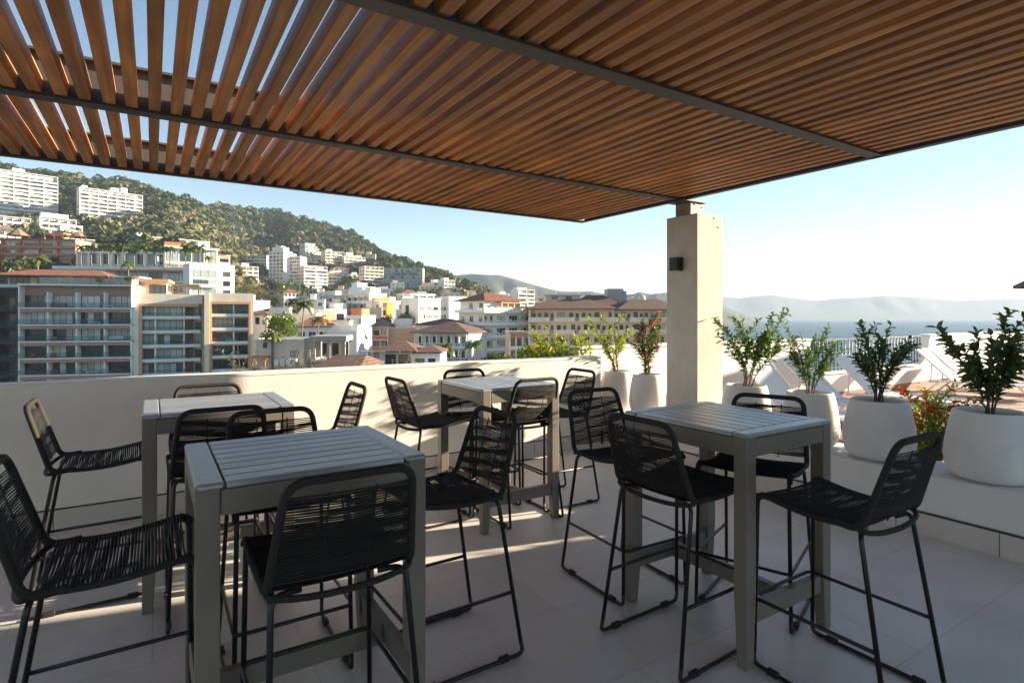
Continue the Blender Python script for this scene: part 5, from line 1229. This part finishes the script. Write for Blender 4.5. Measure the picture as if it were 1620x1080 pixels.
# ------------------------------------------------------------------ the wooded hill reads as one mass
def forest():
    rs = np.random.RandomState(4); r = random.Random(4); NQ = 34
    P = []; cnt = 0
    foots = [(o[0],o[1],ux.x,ux.y,uy.x,uy.y,W,D) for (*o, ux, uy, W, D, zt) in FOOT]
    for k in range(60000):
        d = math.sqrt(r.uniform(150**2, 860**2)); px = r.uniform(-330, 770) if r.random() < .5 else r.uniform(-200, 700)
        rd = interp(px, RPX, RD)
        if d > rd + 25: continue
        town = px > 350 and d < 480
        dens = .30 if town else 1.0
        if d < 225 and px < 350: dens = .5
        if r.random() > dens: continue
        q = bearing(px, d); bad = False
        R_ = (2.2 + 4.6*r.random()**1.8) * (.62 if town else 1.0)
        for (ox,oy,ax,ay,bx,by,W,D) in foots:
            x = (q.x-ox)*ax + (q.y-oy)*ay; y = (q.x-ox)*bx + (q.y-oy)*by
            if -R_*1.1 < x < W+R_*1.1 and -R_*1.6-(4 if d < 330 else 12 if d < 440 else 26) < y < D+R_: bad = True; break
            if -2 < x < W+2 and -30 < y < 0 and d < 260: bad = True; break
        if bad: continue
        g = max(-23, ground(px, d)); kk = kamp(px, d); g += 2.4*kk*(bump2(q.x, q.y)-4.2)
        P.append((q.x, q.y, g, R_))
        if len(P) >= 11500: break
    P = np.array(P); n = len(P)
    ctr = np.repeat(P, NQ, axis=0); m = len(ctr)
    v = rs.normal(size=(m,3)); v /= np.linalg.norm(v, axis=1, keepdims=True); v[:,2] = np.abs(v[:,2])*1.0 - .25
    rad = ctr[:,3:4]*(.55+.45*rs.rand(m,1))
    h = ctr[:,3]*np.repeat(rs.uniform(.75,1.35,n), NQ)
    c = np.empty((m,3)); c[:,0:2] = ctr[:,0:2] + v[:,0:2]*rad; c[:,2] = ctr[:,2] + h*(.9 + .75*v[:,2])
    nn = v + rs.normal(size=(m,3))*.45; nn[:,2] += .25; nn /= np.linalg.norm(nn, axis=1, keepdims=True)
    t = np.cross(nn, rs.normal(size=(m,3))); t /= np.linalg.norm(t, axis=1, keepdims=True); b_ = np.cross(nn, t)
    s = ctr[:,3:4]*rs.uniform(.20,.40,(m,1))
    V = np.stack([c - t*s, c - b_*s*.8 + nn*s*.15, c + t*s, c + b_*s*.8 + nn*s*.15], axis=1).reshape(-1,3)
    me = bpy.data.meshes.new('forest'); me.vertices.add(len(V)); me.vertices.foreach_set('co', V.astype(np.float32).ravel())
    me.loops.add(m*4); me.loops.foreach_set('vertex_index', np.arange(m*4, dtype=np.int32))
    me.polygons.add(m); me.polygons.foreach_set('loop_start', np.arange(0, m*4, 4, dtype=np.int32)); me.polygons.foreach_set('loop_total', np.full(m, 4, dtype=np.int32))
    tone = np.clip(rs.beta(1.1,1.4,n)*.85 + .35*np.array([.5+.5*math.sin(p[0]*.021+1.7*math.sin(p[1]*.017)) for p in P]) - .08, 0, 1)
    at = me.attributes.new('tone', 'FLOAT', 'FACE'); at.data.foreach_set('value', np.clip(np.repeat(tone, NQ) + rs.normal(size=m)*.07, 0, 1).astype(np.float32))
    fm = leaf_mat('forest_leaves', (.035,.055,.022), (.105,.120,.05), .22, 0); nt = fm.node_tree
    ta = N(nt,'ShaderNodeAttribute'); ta.attribute_name = 'tone'; cr = N(nt,'ShaderNodeValToRGB'); el = cr.color_ramp.elements
    el[0].position = .05; el[0].color = (.026,.045,.022,1); el[1].position = .98; el[1].color = (.27,.22,.15,1)
    for ps, cl in ((.38,(.066,.092,.038,1)),(.66,(.13,.15,.065,1)),(.84,(.20,.185,.10,1))): k = el.new(ps); k.color = cl
    nt.links.new(ta.outputs['Fac'], cr.inputs[0])
    for nd in nt.nodes:
        if nd.type in ('BSDF_DIFFUSE','BSDF_TRANSLUCENT'): nt.links.new(cr.outputs[0], nd.inputs[0])
    me.materials.append(fm)
    me.update(); me.validate(); stuff(link('forest', me)); print('forest trees', n)
forest()
# ================================================================== SEA, AIR, LIGHT, CAMERA
def water_mat():
    m = mat('sea_water', (.035,.085,.12), .36); nt = m.node_tree; b = nt.nodes['Principled BSDF']
    b.inputs['IOR'].default_value = 1.33; b.inputs['Specular IOR Level'].default_value = .2
    g = N(nt,'ShaderNodeNewGeometry'); prev = None
    for sc_, st, dist, stretch in ((.9,1,.45,(1,1,1)),(.12,1,3.2,(1,1.0,1)),(.012,1,16.0,(1,1,1))):
        mp = N(nt,'ShaderNodeMapping'); mp.inputs['Scale'].default_value = (.55,1,1); mp.inputs['Rotation'].default_value=(0,0,R(20)); nt.links.new(g.outputs['Position'], mp.inputs['Vector'])
        nz = N(nt,'ShaderNodeTexNoise'); nz.inputs['Scale'].default_value = sc_; nz.inputs['Detail'].default_value = 4; nt.links.new(mp.outputs[0], nz.inputs['Vector'])
        bp = N(nt,'ShaderNodeBump'); bp.inputs['Strength'].default_value = st; bp.inputs['Distance'].default_value = dist
        nt.links.new(nz.outputs['Fac'], bp.inputs['Height'])
        if prev: nt.links.new(prev, bp.inputs['Normal'])
        prev = bp.outputs[0]
    nt.links.new(prev, b.inputs['Normal']); return m
mb = MB(); mb.add([(-7800,-7800,-22),(7800,-7800,-22),(7800,7800,-22),(-7800,7800,-22)], [(0,1,2,3)])
struct(mb.build('sea', water_mat()))

HAZE = 0.00013
if HAZE:
    mb = MB(); mb.box(-8000, 8000, -8000, 8000, -24, 330)
    hz = bpy.data.materials.new('haze_air'); hz.use_nodes = True; nt = hz.node_tree
    nt.nodes.remove(nt.nodes['Principled BSDF'])
    pv = nt.nodes.new('ShaderNodeVolumePrincipled'); pv.inputs['Color'].default_value = (.62,.78,.98,1)
    pv.inputs['Density'].default_value = HAZE; pv.inputs['Anisotropy'].default_value = .0
    nt.links.new(pv.outputs[0], nt.nodes['Material Output'].inputs['Volume'])
    stuff(mb.build('haze', hz))

SUN_EL, SUN_AZ = R(13.0), R(-13.0)          # azimuth measured from +X
sd = Vector((math.cos(SUN_AZ)*math.cos(SUN_EL), math.sin(SUN_AZ)*math.cos(SUN_EL), math.sin(SUN_EL)))
w = bpy.data.worlds.new('World'); bpy.context.scene.world = w; w.use_nodes = True; nt = w.node_tree
bg = nt.nodes['Background']; sky = nt.nodes.new('ShaderNodeTexSky'); sky.sky_type = 'NISHITA'; sky.sun_disc = False
sky.sun_elevation = SUN_EL; sky.sun_rotation = math.pi/2 - SUN_AZ; sky.air_density = 1.0; sky.dust_density = 0.0; sky.ozone_density = 1.7
nt.links.new(sky.outputs[0], bg.inputs[0]); bg.inputs[1].default_value = .05
L = bpy.data.lights.new('sun', 'SUN'); L.energy = 5.0; L.angle = R(.53); L.color = (1.0,.82,.60)
so = bpy.data.objects.new('sun', L); C.objects.link(so); so.rotation_euler = sd.to_track_quat('Z','Y').to_euler(); so.location = (10,-3,12)

cam = bpy.data.cameras.new('camera'); co = bpy.data.objects.new('camera', cam); C.objects.link(co)
co.location = (0,0,CAM_H); co.rotation_euler = (R(90), 0, HEAD - R(90))
cam.sensor_width = 36; cam.lens = FPX/1620*36; cam.shift_y = -38/1620; cam.clip_start = .05; cam.clip_end = 40000
sc = bpy.context.scene; sc.camera = co
sc.view_settings.view_transform = 'Standard'; sc.view_settings.look = 'None'; sc.view_settings.exposure = 2.22; sc.view_settings.gamma = 1
sc.render.engine = 'CYCLES'; cy = sc.cycles
cy.max_bounces = 8; cy.diffuse_bounces = 4; cy.glossy_bounces = 3; cy.transmission_bounces = 3; cy.volume_bounces = 0; cy.transparent_max_bounces = 8
cy.sample_clamp_indirect = 6; cy.use_denoising = True; cy.caustics_reflective = False; cy.caustics_refractive = False
